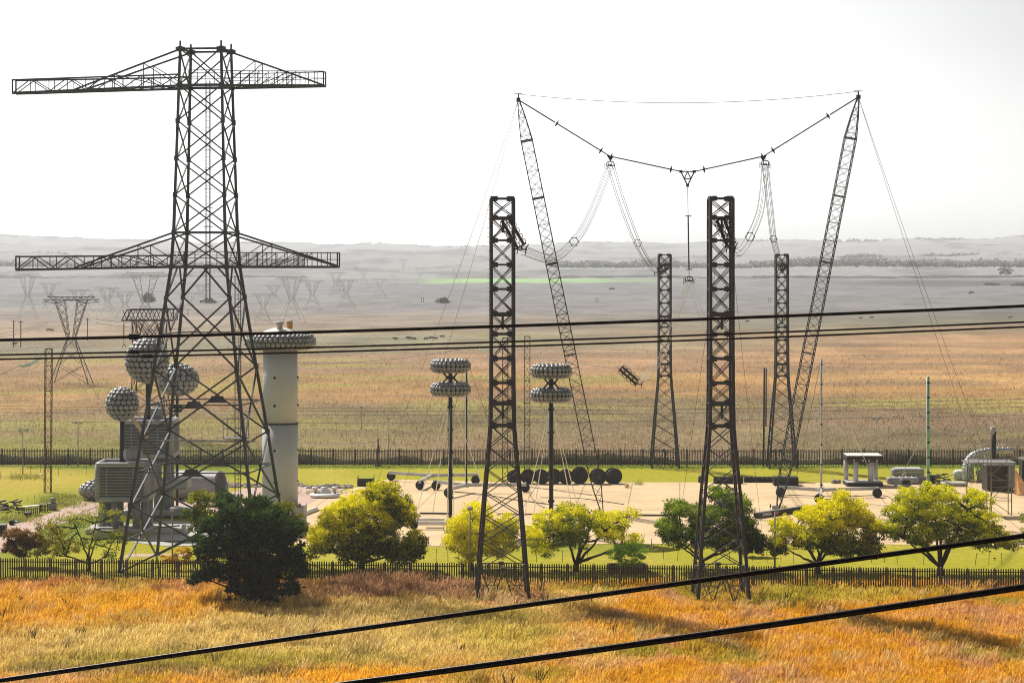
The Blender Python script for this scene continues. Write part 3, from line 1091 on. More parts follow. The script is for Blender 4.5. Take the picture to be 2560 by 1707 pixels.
# ------------------------------------------------------------------ leaning guyed masts
def leaning_mast(label, base, top):
    base, top = V(base), V(top)
    root = thing('leaning_mast', label, 'lattice mast', base, 0, 'leaning masts carrying the hanging chain')
    d = (top - base); L = d.length; d.normalize()
    s = V((0, 1, 0)); s = (s - d * s.dot(d)).normalized(); u = d.cross(s).normalized()

    def hw(t):
        return float(np.interp(t, [0, .065, .12, .90, .955, 1.0], [.12, .55, .70, .70, .42, .10]))

    def q(t, k):
        a = ((-1, -1), (1, -1), (1, 1), (-1, 1))[k]
        return base + d * (L * t) + u * (a[0] * hw(t)) + s * (a[1] * hw(t))
    n = 46
    lg = MB()
    for k in range(4):
        ts = [0, .065, .12, .5, .9, .955, 1]
        for a, b in zip(ts[:-1], ts[1:]):
            lg.bar(q(a, k), q(b, k), 0.105)
    lg.build('chords', 'mast', root)
    br = MB()
    for i in range(n):
        t0, t1 = i / n, (i + 1) / n
        for k in range(4):
            l = (k + 1) % 4
            br.bar(q(t0, k), q(t1, l), 0.036); br.bar(q(t0, l), q(t1, k), 0.036)
            if i % 2 == 0: br.bar(q(t0, k), q(t0, l), .05)
    br.build('lacing', 'mast', root)
    for t in (.12, .38, .60, .76, .90):
        sp = MB()
        for k in range(4): sp.bar(q(t, k), q(t, (k + 1) % 4), 0.15)
        sp.build('splice_frame', 'mast', root)
    sp = MB()
    sp.bar(top, top + V((0, 0, .7)), .16)
    sp.box(top, .5, .5, .5)
    sp.bar(top + V((-.5, 0, .75)), top + V((.5, 0, .75)), .07)
    sp.build('mast_head', 'mast', root)
    return root


LB, LT = G(1506, 1283), P(1296, 250, 297)
RB, RT = G(1946, 1277), P(2146, 243, 297)
RB.y += 1
leaning_mast('slender lattice mast leaning left behind the left near tower', LB, LT)
leaning_mast('slender lattice mast leaning right at the right end of the hanging chain', RB, RT)


def wire(label, pts, r, m='wire', name='guy_wire', cat='guy wire', group=None, n=4):
    return tag(MB().tube(pts, r, n).build(name, m), label, cat, group)


GG = 'guy wires of the leaning masts'
wire('thin guy wire from the left leaning mast down to the lawn by the white cylinder', sag_pts(LT, G(940, 1205) + V((0, 6, 0)), 1.2), .022, group=GG)
wire('outer thin guy wire from the left leaning mast down towards the far fence', sag_pts(LT, G(1010, 1215), 1.0), .022, group=GG)
wire('inner guy wire falling from the right leaning mast to the scaffold', sag_pts(RT, G(2470, 1216), .8), .028, group=GG)
wire('outer guy wire falling from the right leaning mast to the right edge', sag_pts(RT, G(2496, 1216), .9), .028, group=GG)
wire('thin catenary wire joining the tops of the two leaning masts', sag_pts(LT + V((0, 0, .7)), RT + V((0, 0, .7)), 1.25, 24), .030, name='top_wire', cat='wire')
ZH = 296.5
pl, pv1, pv2, pr = P(1525, 391, ZH), P(1702, 429, ZH), P(1736, 429, ZH), P(1909, 391, ZH)


def chain(label, a, b, split):
    root = thing('insulator_string', label, 'insulator string', a, 0, 'insulator strings of the hanging chain')
    a, b = V(a), V(b); d = b - a
    mb = MB()
    if split > 0: mb.tube([a, a.lerp(b, split)], .085, 5)
    i0 = a.lerp(b, split + .02)
    i1 = a.lerp(b, .90 if split > 0 else .86)
    mb2 = MB()
    n = 40
    dd = (i1 - i0)
    mb2.tube([i0, i1], .075, 6)
    for t in ([0, 1.0]):
        c = i0.lerp(i1, t)
        dn = dd.normalized(); t1 = dn.cross(V((0, 1, 0))).normalized()
        mb2.tube([c - t1 * .42 + V((0, .05, 0)), c + t1 * .42 + V((0, .05, 0))], .07, 6)
        mb2.tube([c - dn * .12, c + dn * .12], .22, 8)
    for i in range(n):
        c = i0.lerp(i1, (i + .5) / n)
        dn = dd.normalized() * .03
        mb2.tube([c - dn, c + dn], .11, 6)
    for t in np.linspace((.92 if split > 0 else .88), 1.0, 4):
        c = a.lerp(b, float(t)); mb.tube([c - d.normalized() * .35, c + d.normalized() * .35], .07, 5)
    if split <= 0:
        mb.tube([a, i0], .06, 4)
    mb.tube([i1, b], .035, 4)
    mb.build('link', 'black', root); mb2.build('insulator_rod', 'black', root)
    return root


chain('black insulator string sloping from the left leaning mast to the left plate', LT, pl, .40)
chain('black insulator string from the left plate to the middle triangle hanger', pl, pv1, 0)
chain('black insulator string from the right plate to the middle triangle hanger', pr, pv2, 0)
chain('black insulator string sloping from the right leaning mast to the right plate', RT, pr, .30)


def yoke_plate(label, c, s):
    mb = MB()
    a = [(-.42, .28), (.42, .05 if s > 0 else .28), (0.05 * s, -.5)]
    if s < 0: a = [(-.42, .05), (.42, .28), (0.05 * s, -.5)]
    vs = [V(c) + V((x, y, z)) for y in (-.06, .06) for (x, z) in a]
    mb.add(vs, [(0, 2, 1), (3, 4, 5), (0, 1, 4, 3), (1, 2, 5, 4), (2, 0, 3, 5)])
    mb.tube([V(c) + V((0, 0, -.4)), V(c) + V((0, 0, -.95))], .04, 5)
    return tag(mb.build('yoke_plate', 'black'), label, 'yoke plate', 'yoke plates on the hanging chain')


yoke_plate('small solid black triangle plate on the left of the hanging chain', pl + V((0, 0, -.15)), 1)
yoke_plate('small solid black triangle plate on the right of the hanging chain', pr + V((0, 0, -.15)), -1)
vb = P(1719, 464, ZH)
mb = MB()
mb.bar(pv1, pv2, .14); mb.bar(pv1, vb, .15); mb.bar(pv2, vb, .15)
m1, m2 = pv1.lerp(vb, .52), pv2.lerp(vb, .52); mt = (pv1 + pv2) / 2
mb.bar(m1, m2, .12); mb.bar(m1, mt, .12); mb.bar(m2, mt, .12)
for q in (pv1, pv2, vb): mb.box(q, .36, .3, .34)
tag(mb.build('triangle_hanger', 'black'), 'open black triangular frame hanging at the middle of the chain', 'hanger frame')
vt = P(1723, 702, ZH)
rt = thing('insulator_string', 'long vertical insulator rod below the open triangular frame', 'insulator string', vb)
a1, a2 = vb.lerp(vt, .32), vb.lerp(vt, .88)
MB().tube([vb, a1], .035, 5).tube([a2, vt], .04, 5).tube([a1 - V((.4, 0, 0)), a1 + V((.4, 0, 0))], .06, 5).tube([a2 - V((.4, 0, 0)), a2 + V((.4, 0, 0))], .07, 5).build('link', 'black', rt)
MB().tube([a1, a2], .085, 6).build('insulator_rod', 'black', rt)


# conductor frames and bundles
def head_frame(label, c):
    c = V(c)
    mb = MB()
    w_, h_ = .46, .5
    mb.tube([c + V((-w_, 0, -.1)), c + V((-w_ * .9, 0, h_ * .75)), c + V((-w_ * .6, 0, h_)), c + V((w_ * .6, 0, h_)), c + V((w_ * .9, 0, h_ * .75)), c + V((w_, 0, -.1))], .065, 5)
    mb.tube([c + V((-w_, .3, .0)), c + V((w_, .3, .0))], .05, 5)
    mb.box(c + V((0, 0, .02)), .42, .3, .22)
    mb.bar(c + V((-.22, 0, .45)), c + V((-.22, 0, 0)), .05); mb.bar(c + V((.22, 0, .45)), c + V((.22, 0, 0)), .05)
    for x in (-.72, -.56, -.3, .3, .56, .72):
        mb.bar(c + V((x, .1, .28 if abs(x) > .5 else 0)), c + V((x * .95, .1, -.42)), .045)
    mb.bar(c + V((0, 0, h_)), c + V((0, 0, 1.0)), .05)
    return tag(mb.build('bundle_hanger', 'black'), label, 'conductor frame', 'conductor frames below the chain')


hL, hR = P(1526, 414, ZH), P(1913, 412, ZH)
head_frame('small black conductor frame hanging under the left triangle plate', hL)
head_frame('small black conductor frame hanging under the right triangle plate', hR)
head_frame('small black conductor frame at the foot of the long vertical rod', vt)


def hexring(c, nrm, r, mb, w=.05):
    c = V(c); nrm = V(nrm).normalized()
    t = nrm.cross(V((0, 0, 1))).normalized(); b = nrm.cross(t)
    pts = [c + (t * math.cos(math.pi / 3 * k) + b * math.sin(math.pi / 3 * k)) * r for k in range(6)]
    for i in range(6):
        mb.bar(pts[i], pts[(i + 1) % 6], w)
        mb.box(pts[i], .13, .13, .13)
    return pts


def bundle(label, ctrl, r, m='wire', spacers=(), rb=.42, grp='six wire conductor bundles'):
    root = thing('conductor_bundle', label, 'conductor bundle', ctrl[0], 0, grp)
    path = smooth_pts(ctrl, 10)
    N = len(path)
    for k in range(6):
        a = math.pi / 3 * k
        pts = []
        for i, p in enumerate(path):
            d = (path[min(i + 1, N - 1)] - path[max(i - 1, 0)]).normalized()
            t = d.cross(V((0, 1, 0)))
            t = t.normalized() if t.length > .05 else V((1, 0, 0))
            b = V((0, 1, 0)); b = (b - d * b.dot(d)); b = b.normalized() if b.length > .1 else V((0, 0, 1))
            pts.append(p + (t * math.cos(a) + b * math.sin(a) * .7 + V((0, 0, .35 * math.sin(a)))) * rb)
        MB().tube(pts, r, 4).build('wire', m, root)
    for f in spacers:
        i = int(f * (N - 1))
        mb = MB(); dd = path[min(i + 1, N - 1)] - path[max(i - 1, 0)]
        hexring(path[i], V((dd.x * .15, -1, .15)), rb * 1.15, mb, .06); mb.build('spacer', 'black', root)
    return root


eA = P(1306, 626, 224); eB = P(1833, 622, 223); eC = P(1643, 680, 352); eD = P(1953, 672, 353)
bundle('conductor bundle sagging from the left frame to the left near tower', [hL, P(1475, 540, 272), P(1435, 604, 258), P(1380, 646, 240), eA], .024, 'wire', (.52,))
bundle('conductor bundle running from the left frame down to the far middle tower', [hL, P(1556, 510, 310), P(1594, 608, 328), P(1620, 655, 340), eC], .030, 'wire', (.52,), .45)
bundle('conductor bundle sagging from the right frame to the right near tower', [hR, P(1902, 520, 272), P(1875, 592, 256), P(1850, 628, 238), eB], .024, 'wire', (.5,))
bundle('conductor bundle dropping from the right frame to the far right tower', [hR, P(1925, 520, 315), P(1934, 597, 330), P(1946, 645, 345), eD], .030, 'wire', (.5,), .42)
eE = P(1592, 955, 300)
bundle('pale conductor bundle slanting down left from the low central frame', [vt, P(1690, 790, 298), P(1655, 888, 300), P(1625, 930, 300), eE], .03, 'wire_pale', (.52,), .40)
bundle('conductor bundle slanting down right from the low central frame behind the tower', [vt, P(1745, 765, 290), P(1768, 830, 282), P(1775, 880, 272)], .026, 'wire', (), .35)


def ring_string(label, a, b, n, r, m='black', lat=.33, tail=True):
    """double insulator string with arcing rings"""
    a, b = V(a), V(b)
    root = thing('ringed_insulator', label, 'insulator string', a, 0, 'ringed double insulator strings')
    d = (b - a).normalized()
    t = d.cross(V((0, 1, 0))).normalized()
    for s in (-1, 1):
        mb = MB()
        mb.tube([a + t * s * lat, b + t * s * lat], r * .42, 6)
        for i in range(n * 4):
            c = a.lerp(b, (i + .5) / (n * 4)) + t * s * lat
            mb.tube([c - d * .035, c + d * .035], r * .62, 7)
        mb.build('insulator_rod', m, root)
        rg = MB()
        for i in range(n):
            c = a.lerp(b, (i + .5) / n) + t * s * lat
            pts = [c + (d * math.cos(q) + t * math.sin(q)) * r * 1.3 for q in np.linspace(0, 2 * math.pi, 13)]
            rg.tube(pts, .035, 4)
        rg.build('arcing_ring', m, root)
    mb = MB()
    mb.bar(a - t * lat * 1.6, a + t * lat * 1.6, .12); mb.build('yoke', m, root); mb = MB()
    mb.bar(b - t * lat * 1.8, b + t * lat * 1.8, .14)
    if tail:
        e = b + d * .35
        mb.bar(b, e, .12); mb.bar(e + V((-.45, 0, -.05)), e + V((.45, 0, -.05)), .14)
        mb.bar(e + V((-.4, 0, 0)), e + V((-.5, 0, -.5)), .09); mb.bar(e + V((.35, 0, 0)), e + V((.3, 0, -.5)), .09); mb.bar(e + V((.3, 0, 0)), e + V((.6, 0, .45)), .1)
    mb.build('yoke', m, root)
    return root


ring_string('ringed insulator string reaching right from the top of the left near tower', P(1263, 548, 221), P(1302, 616, 223.4), 5, .26)
ring_string('ringed insulator string hanging inside the top of the right near tower', P(1801, 548, 220), P(1826, 612, 222), 5, .26)
ring_string('ringed insulator string pulled left from the top of the far middle tower', P(1668, 664, 354), P(1647, 678, 352), 4, .24)
ring_string('short ringed insulator string hanging in the far right tower', P(1962, 662, 354), P(1954, 672, 353), 3, .24)
iE0 = P(1552, 920, 300)
ring_string('slack ringed insulator string floating over the field left of the far middle tower', iE0, eE, 4, .30, lat=.26)
wire('thin wire from behind the left near tower to the floating insulator string', sag_pts(P(1290, 884, 330), iE0, .25), .03, name='stay_wire', cat='wire')
# ------------------------------------------------------------------ overhead conductors close to the camera
def power_line(label, pts, r, gap, spac=()):
    root = thing('power_line', label, 'power line', pts[0], 0, 'overhead conductors crossing in front')
    path = smooth_pts(pts, 14)
    for s in (-1, 1):
        MB().tube([p + V((0, 0, s * gap / 2)) for p in path], r, 8).build('conductor', 'cable', root)
    for i, f in enumerate(spac):
        c = path[int(f * (len(path) - 1))]
        mb = MB(); mb.box(c, .30, .10, gap + r * 5); mb.bar(c + V((-.2, 0, r)), c + V((.18, 0, -r)), .06)
        mb.build('spacer_clamp', 'black', root)
    return root


def arc_line(x0, y0, xm, ym, x1, y1, Za, Zb):
    # parabola through three points on the picture's plane, carried beyond the frame
    A = np.polyfit([x0, xm, x1], [y0, ym, y1], 2)
    out = []
    for x in np.linspace(x0 - 2500, x1 + 2500, 17):
        t = (x - x0) / (x1 - x0)
        out.append(P(x, float(np.polyval(A, x)), Za + (Zb - Za) * t))
    return out


power_line('upper of the three level black conductors crossing the pylon and mushroom cylinder', arc_line(0, 850, 1180, 818, 2560, 765, 78, 78), .027, .048, (.378,))
power_line('middle of the three level black conductors, just below the cylinder top', arc_line(0, 887, 1180, 857, 2560, 805, 80, 80), .017, .027, (.378,))
power_line('lowest of the three level black conductors', arc_line(0, 898, 1180, 869, 2560, 817, 79, 79), .017, .027, (.381,))
power_line('thick double black conductor sloping up across the grass to the right edge', arc_line(0, 1700, 1300, 1514, 2560, 1339, 52, 46), .027, .050)
power_line('lowest and thickest black conductor in the bottom right corner', arc_line(880, 1707, 1760, 1585, 2560, 1466, 40, 36), .028, .050)

# ------------------------------------------------------------------ disc clad electrodes
def clad_ellipsoid(root, c, rx, rz, rows, name='sphere', cut=None):
    c = V(c)
    prof = [(max(1e-4, (rx - .10) * math.sin(a)), -(rz - .10) * math.cos(a)) for a in np.linspace(0.02, math.pi - .02, 16)]
    MB().lathe(prof, 28, c).build('core', 'disc_back', root)
    mb = MB()
    dr = math.pi * (rx + rz) / 2 / rows / 2 * 1.0
    for i in range(rows):
        a = math.pi * (i + .5) / rows
        r = rx * math.sin(a)
        n = max(4, int(round(2 * math.pi * r / (dr * 2.02))))
        for k in range(n):
            b = 2 * math.pi * (k + (i % 2) * .5) / n
            p = V((r * math.cos(b), r * math.sin(b), rz * math.cos(a)))
            nn = V((p.x / rx ** 2, p.y / rx ** 2, p.z / rz ** 2))
            mb.dome(c + p, nn, dr * random.uniform(.97, 1.0))
    mb.build('disc_cladding', 'disc', root)


def clad_torus(root, c, Rr, rx, rz, nu, nv, inner=True):
    c = V(c)
    prof = [(Rr + (rx - .08) * math.cos(a), (rz - .08) * math.sin(a)) for a in np.linspace(0, 2 * math.pi, 14, endpoint=False)]
    MB().lathe(prof, 40, c, closed=True).build('core', 'disc_back', root)
    mb = MB()
    dr = math.pi * (rx + rz) / 2 / nv * 1.1
    for j in range(nv):
        a = 2 * math.pi * (j + .5) / nv
        if not inner and abs(a - math.pi) < .8: continue
        r = Rr + rx * math.cos(a)
        n = max(5, int(round(2 * math.pi * r / (dr * 1.9))))
        for k in range(n):
            b = 2 * math.pi * (k + (j % 2) * .5) / n
            nn = V((math.cos(b) * math.cos(a) / rx, math.sin(b) * math.cos(a) / rx, math.sin(a) / rz))
            mb.dome(c + V((r * math.cos(b), r * math.sin(b), rz * math.sin(a))), nn, dr * .90, dr * .40)
    mb.build('disc_cladding', 'disc', root)


def at(px, py, Z):
    return P(px, py, Z)


# big sphere electrode on the rear cascade stage
SP1 = P(368, 902, 290); SP3 = P(305.5, 1010, 276); SP2 = P(443, 949, 300)
t = thing('sphere_electrode', 'largest ball electrode covered in round grey discs, on the rear louvred tank', 'sphere electrode', SP1 - V((0, 0, 2.6)), 0, 'disc covered electrodes')
clad_ellipsoid(t, SP1, 2.62, 2.68, 12)
MB().tube([SP1 - V((-.1, 0, 2.5)), P(371, 1053, 290)], .30, 12).build('pole', 'black', t)
t = thing('sphere_electrode', 'smallest round ball electrode on a black post, lower left of the pylon', 'sphere electrode', SP3 - V((0, 0, 2)), 0, 'disc covered electrodes')
clad_ellipsoid(t, SP3, 1.90, 1.92, 10)
MB().tube([SP3 - V((0, 0, 1.8)), P(305.5, 1156, 276)], .27, 12).build('pole', 'black', t)
MB().tube([P(328, 1040, 276), P(352, 1075, 280), P(366, 1092, 283)], .24, 10).build('resistor_arm', 'tan', t)
t = thing('sphere_electrode', 'flattened disc covered ball electrode behind the pylon legs on a thin black post', 'sphere electrode', V((SP2.x, SP2.y, 0)), 0, 'disc covered electrodes')
clad_ellipsoid(t, SP2, 2.68, 2.02, 10)
MB().tube([SP2 - V((0, 0, 1.9)), V((SP2.x, SP2.y, 0))], .17, 10).lathe([(.95, 0), (1.05, .18), (.3, .4)], 16, P(443, 1020, 300)).lathe([(.6, 0), (.6, .15), (.3, .4)], 16, P(443, 1030, 300)).build('pole', 'black', t)

# flattened disc ball lying on the ground
gc = G(214, 1255); gc.y += 3
t = thing('disc_ball', 'flattened ball of round grey discs lying on the ground left of the louvred tank', 'electrode', gc, 0, 'disc covered electrodes')
clad_ellipsoid(t, gc + V((1.2, 0, 1.25)), 2.5, 1.28, 8)
MB().lathe([(.0, 2.45), (.7, 2.5), (.75, 2.7), (.3, 2.8), (0, 2.8)], 14, gc + V((1.2, 0, 0))).build('cap', 'disc', t)


# ------------------------------------------------------------------ louvred transformer cascade
def louvre_tank(label, x0, x1, Zf, dep, zb, zt, cols, colbase, rz=0.0):
    W = x1 - x0
    c = V(((x0 + x1) / 2, Zf + dep / 2, 0))
    root = thing('louvred_transformer', label, 'transformer', c, 0, 'louvred cascade transformers')
    Hh = zt - zb
    fr = MB()
    # hollow rounded top and bottom rims: ring of tube around
    def ring(z, r, rr):
        pts = []
        for q, (i, k) in enumerate(((1, 1), (-1, 1), (-1, -1), (1, -1))):
            for tt in range(5):
                a = math.pi / 2 * (q + tt / 4)
                pts.append(c + V((i * (W / 2 - rr) + math.cos(a) * (rr - r), k * (dep / 2 - rr) + math.sin(a) * (rr - r), z)))
        pts.append(pts[0])
        fr.tube(pts, r, 10, False)
    ring(zt - .30, .31, .62); fr.build('rim', 'grey_paint', root)
    fr = MB(); ring(zb + .34, .35, .7); fr.build('rim', 'grey_paint', root)
    co = MB()
    for (i, k) in ((-1, -1), (1, -1), (1, 1), (-1, 1)):
        q = c + V((i * (W / 2 - .36), k * (dep / 2 - .36), 0))
        co.tube([q + V((0, 0, zb + .3)), q + V((0, 0, zt - .3))], .34, 12)
        if i > 0 and k < 0: co.tube([q + V((-.05, .45, zb + .3)), q + V((-.05, .45, zt - .3))], .3, 12)
    co.build('corner_column', 'grey_paint', root)
    sl = MB()
    n = 18
    for i in range(n):
        z = zb + .72 + (Hh - 1.4) * (i + .5) / n
        hh = (Hh - 1.4) / n * .42
        for k in (-1, 1):
            sl.bar(c + V((-W / 2 + .5, k * (dep / 2 - .16), z)), c + V((W / 2 - .5, k * (dep / 2 - .16), z)), .16, hh)
            sl.bar(c + V((k * (W / 2 - .16), -dep / 2 + .5, z)), c + V((k * (W / 2 - .16), dep / 2 - .5, z)), .16, hh)
    for k in (-.28, .2):
        sl.box(c + V((W * k, -dep / 2 + .3, (zb + zt) / 2)), .12, .1, Hh - 1.3)
    sl.build('louvre_slats', 'grey_paint', root)
    MB().box(c + V((0, .1, (zb + zt) / 2 - .1)), W - 1.1, dep - 1.2, Hh - .9).build('tank', 'disc_back', root)
    MB().box(c + V((0, 0, zt - .42)), W - 1.0, dep - 1.0, .1).build('deck', 'grey_paint', root)
    # ribbed cap
    cp = MB()
    cp.rbox(c + V((.9, -.4, zt + .75)), 2.1, 1.5, 1.25, .6, 5)
    cp.tube([c + V((.4, -.4, zt + 1.35)), c + V((1.0, -.4, zt + 1.6)), c + V((1.5, -.4, zt + 1.35))], .12, 6)
    for k in (-.62, 0, .62):
        cp.box(c + V((.9 + k, -.4, zt + .75)), .1, 1.62, 1.05)
    cp.lathe([(.7, 0), (.8, .1)], 14, c + V((.9, -.4, zt + .02)))
    cp.build('ribbed_cap', 'grey_paint', root)
    for (ux, uy) in cols:
        q = c + V((ux, uy, 0))
        MB().tube([V((q.x, q.y, colbase)), V((q.x, q.y, zb + .1))], .46, 14).build('support_column', 'grey_column', root)
    return root, c


Z1 = 271.0
xa, xb = P(235, 0, Z1).x, P(373, 0, Z1).x
r1, cA = louvre_tank('front louvred grey transformer tank with its black post, on short columns', xa, xb, Z1, 5.6, 3.65, 8.15, [(-2.3, -1.6), (-2.3, 1.2), (-.9, -1.8), (-.9, 1.4), (1.5, -1.6), (2.5, 1.2), (2.4, -1.2)], .3)
Z2 = 288.0
xa, xb = P(297, 0, Z2).x, P(434, 0, Z2).x
r2, cB = louvre_tank('rear louvred grey transformer tank standing high on two tiers of columns', xa, xb, Z2, 5.8, 7.1, 11.75, [(1.2, -1.6), (2.3, -1.4), (2.3, 1.4), (-2, 1.5), (-2, -1.5)], .3)
mb = MB()
mb.rbox(V((cA.x + 1.5, cA.y, .32)), 11.5, 5.2, .62, .3); mb.build('plinth', 'conc_block', r1)
mb = MB()
mb.rbox(V((cB.x + 1.7, cB.y - 1.0, .62)), 9.0, 5.0, .8, .4)
mb.build('plinth', 'grey_paint', r2)
mb = MB()
mb.rbox(V((cB.x + 2.4, cB.y - 1.2, 4.0)), 5.2, 4.2, 1.15, .5)
mb.build('middle_shield', 'grey_paint', r2)
mb = MB()
mb.rbox(V((cA.x - 1.4, Z1 - 3.2, .55)), 2.6, 1.6, 1.0, .25); mb.box(V((cA.x - 1.2, Z1 - 3.2, 1.15)), 1.6, 1.0, .2)
tag(mb.build('control_cubicle', 'grey_paint'), 'low pale cubicle standing in the grass below the front louvred tank', 'cubicle')

# pipes lying behind
pc = G(541, 1243); pr_ = 1.88


def lying_pipe(label, x0, x1, Z, r, m='pale_cyl', skew=.5):
    root = thing('steel_pipe', label, 'pipe', ((x0 + x1) / 2, Z, r), 0, 'pipes lying behind the pylon')
    a, b = V((x0, Z - skew, r + .02)), V((x1, Z + skew, r + .02))
    mb = MB(); prof = [(r, 0), (r, 1), (r * .93, 1), (r * .93, 0)]
    n = 32
    d = (b - a).normalized(); s = V((-d.y, d.x, 0)); u = V((0, 0, 1))
    L = (b - a).length
    rings = []
    for (rr, t_) in prof:
        rings.append([a + d * L * t_ + (s * math.cos(2 * math.pi * k / n) + u * math.sin(2 * math.pi * k / n)) * rr for k in range(n)])
    vs = [p for rg in rings for p in rg]; fs = []
    for i in range(4):
        j = (i + 1) % 4
        fs += [(i * n + k, i * n + (k + 1) % n, j * n + (k + 1) % n, j * n + k) for k in range(n)]
    mb.add(vs, fs)
    mb.build('shell', m, root)
    mb = MB()
    for t_ in (.02, .98):
        rg = [a + d * L * t_ + (s * math.cos(q) + u * math.sin(q)) * (r * 1.01) for q in np.linspace(0, 2 * math.pi, 25)]
        mb.tube(rg, .07, 5, False)
    mb.build('end_flange', m, root)
    return root


p = lying_pipe('big open ended grey pipe lying on its side behind the pylon', P(425, 0, 309).x, P(545, 0, 309).x, 309, 1.88, 'grey_paint')
p.rotation_euler = (0, 0, R(-28)); p.location.x += .6
p = lying_pipe('smaller open grey pipe lying beyond the big pipe', P(540, 0, 316).x, P(567, 0, 316).x, 316, .95, 'grey_paint')
p.rotation_euler = (0, 0, R(-30))

# ------------------------------------------------------------------ mushroom cylinder
zc = 275.0
cc = P(700.5, 0, zc); cx = cc.x
root = thing('divider_column', 'tall pale grey cylinder with a disc covered mushroom ring and domed top', 'high voltage column', (cx, zc, 0))
MB().lathe([(2.04, 2.9), (2.04, 12.3)], 48, (cx, zc, 0)).lathe([(2.02, 12.3), (1.98, 21.2)], 48, (cx, zc, 0)).build('shell', 'pale_cyl', root)
mb = MB()
for k in range(60):
    a = 2 * math.pi * k / 60
    mb.box((cx + 2.03 * math.cos(a), zc + 2.03 * math.sin(a), 12.3), .13, .13, .16, a)
mb.lathe([(2.06, 12.25), (2.06, 12.36)], 48, (cx, zc, 0))
mb.build('joint_ring', 'black', root)
for z in (5.7, 9.3, 14.4, 17.6):
    mb = MB()
    n = V((-.22, -.975, 0))
    mb.dome(V((cx, zc, z)) + n * 2.05, n, .15, .03, 12)
    mb.build('porthole', 'black', root)
    mb = MB(); n2 = V((.995, -.1, 0)); mb.dome(V((cx, zc, z)) + n2 * 2.05, n2, .14, .12, 10); mb.build('side_boss', 'black', root)
clad_torus(root, (cx, zc, 21.65), 3.12, .92, .86, 46, 10, False)
MB().lathe([(3.3, 22.2), (2.4, 22.55), (1.6, 22.95), (.8, 23.2), (0.01, 23.25)], 36, (cx, zc, 0)).build('dome', 'white', root)
MB().lathe([(3.0, 21.0), (2.1, 20.75)], 36, (cx, zc, 0)).build('soffit', 'disc_back', root)
MB().lathe([(.30, 22.9), (.34, 23.6), (.46, 23.65), (.46, 23.85), (.3, 23.9), (0.01, 23.9)], 18, (cx + .05, zc - 1.0, 0)).build('vent_cap', 'tan', root)
MB().lathe([(.38, 23.1), (.38, 23.9), (.0, 23.9)], 18, (cx + 1.0, zc + .6, 0)).build('vent_cap', 'orange', root)
MB().lathe([(.44, 23.9), (.46, 24.05), (.1, 24.1)], 18, (cx + 1.0, zc + .6, 0)).lathe([(.48, 23.86), (.48, 23.95), (.1, 24.0)], 18, (cx + .05, zc - 1.0, 0)).build('cap_lid', 'white', root)
MB().box((cx + .35, zc, 1.45), 5.0, 4.6, 2.9).build('plinth', 'conc_block', root)
MB().box((cx + 1.2, zc - 2.31, 1.6), .7, .06, .7).build('access_hatch', 'black', root)
MB().lathe([(.12, 2.9), (.14, 3.25), (.05, 3.35)], 8, (cx + 2.4, zc - 1.9, 0)).build('beacon', 'red_paint', root)


# ------------------------------------------------------------------ double torus electrode stands
def torus_stand(label, px, ys, halfw, Z, polebase, halfp):
    c = P(px, 0, Z)
    root = thing('double_torus_stand', label, 'torus electrode', (c.x, Z, 0), 0, 'double torus electrode stands')
    rr = halfw / F * Z
    z1, z2 = P(0, ys[0], Z).z, P(0, ys[1], Z).z
    th = ys[2] / F * Z / 2
    for z in (z1, z2):
        clad_torus(root, (c.x, Z, z), rr - th, th, th * 1.02, 30, 9)
    mb = MB()
    zm = (z1 + z2) / 2
    for k in range(6):
        a = 2 * math.pi * (k + .5) / 6
        o = V((math.cos(a), math.sin(a), 0))
        m_ = V((c.x, Z, zm)) + o * .42
        mb.bar(m_, V((c.x, Z, z1 - th * .6)) + o * (rr * .55), .13)
        mb.bar(m_, V((c.x, Z, z2 + th * .6)) + o * (rr * .55), .13)
    mb.lathe([(.45, -.18), (.55, 0), (.45, .18)], 12, (c.x, Z, zm))
    mb.build('waist_strut', 'black', root)
    mb = MB()
    mb.tube([(c.x, Z, polebase), (c.x, Z, z1)], halfp, 12)
    for z in np.arange(polebase + .5, z2 - 1, 2.6):
        mb.lathe([(halfp * 1.5, -.14), (halfp * 1.5, .14)], 12, (c.x, Z, float(z)))
    mb.build('pole', 'black', root)
    # base arms
    mb = MB()
    for a in (R(180), R(-60), R(60)):
        d = V((math.cos(a), math.sin(a), 0))
        mb.bar(V((c.x, Z, .75)) + d * .2, V((c.x, Z, .75)) + d * 4.4, .36, .42)
    mb.box((c.x, Z, .8), .9, .9, .9)
    mb.build('base_arm', 'white', root)
    mb = MB()
    for a in (R(180), R(-60), R(60)):
        d = V((math.cos(a), math.sin(a), 0)) * 4.2
        mb.lathe([(.48, -.18), (.48, .18)], 16, (c.x + d.x, Z + d.y, .53), 'y')
    mb.build('wheel', 'rubber', root)
    return root, c, z1, z2, rr


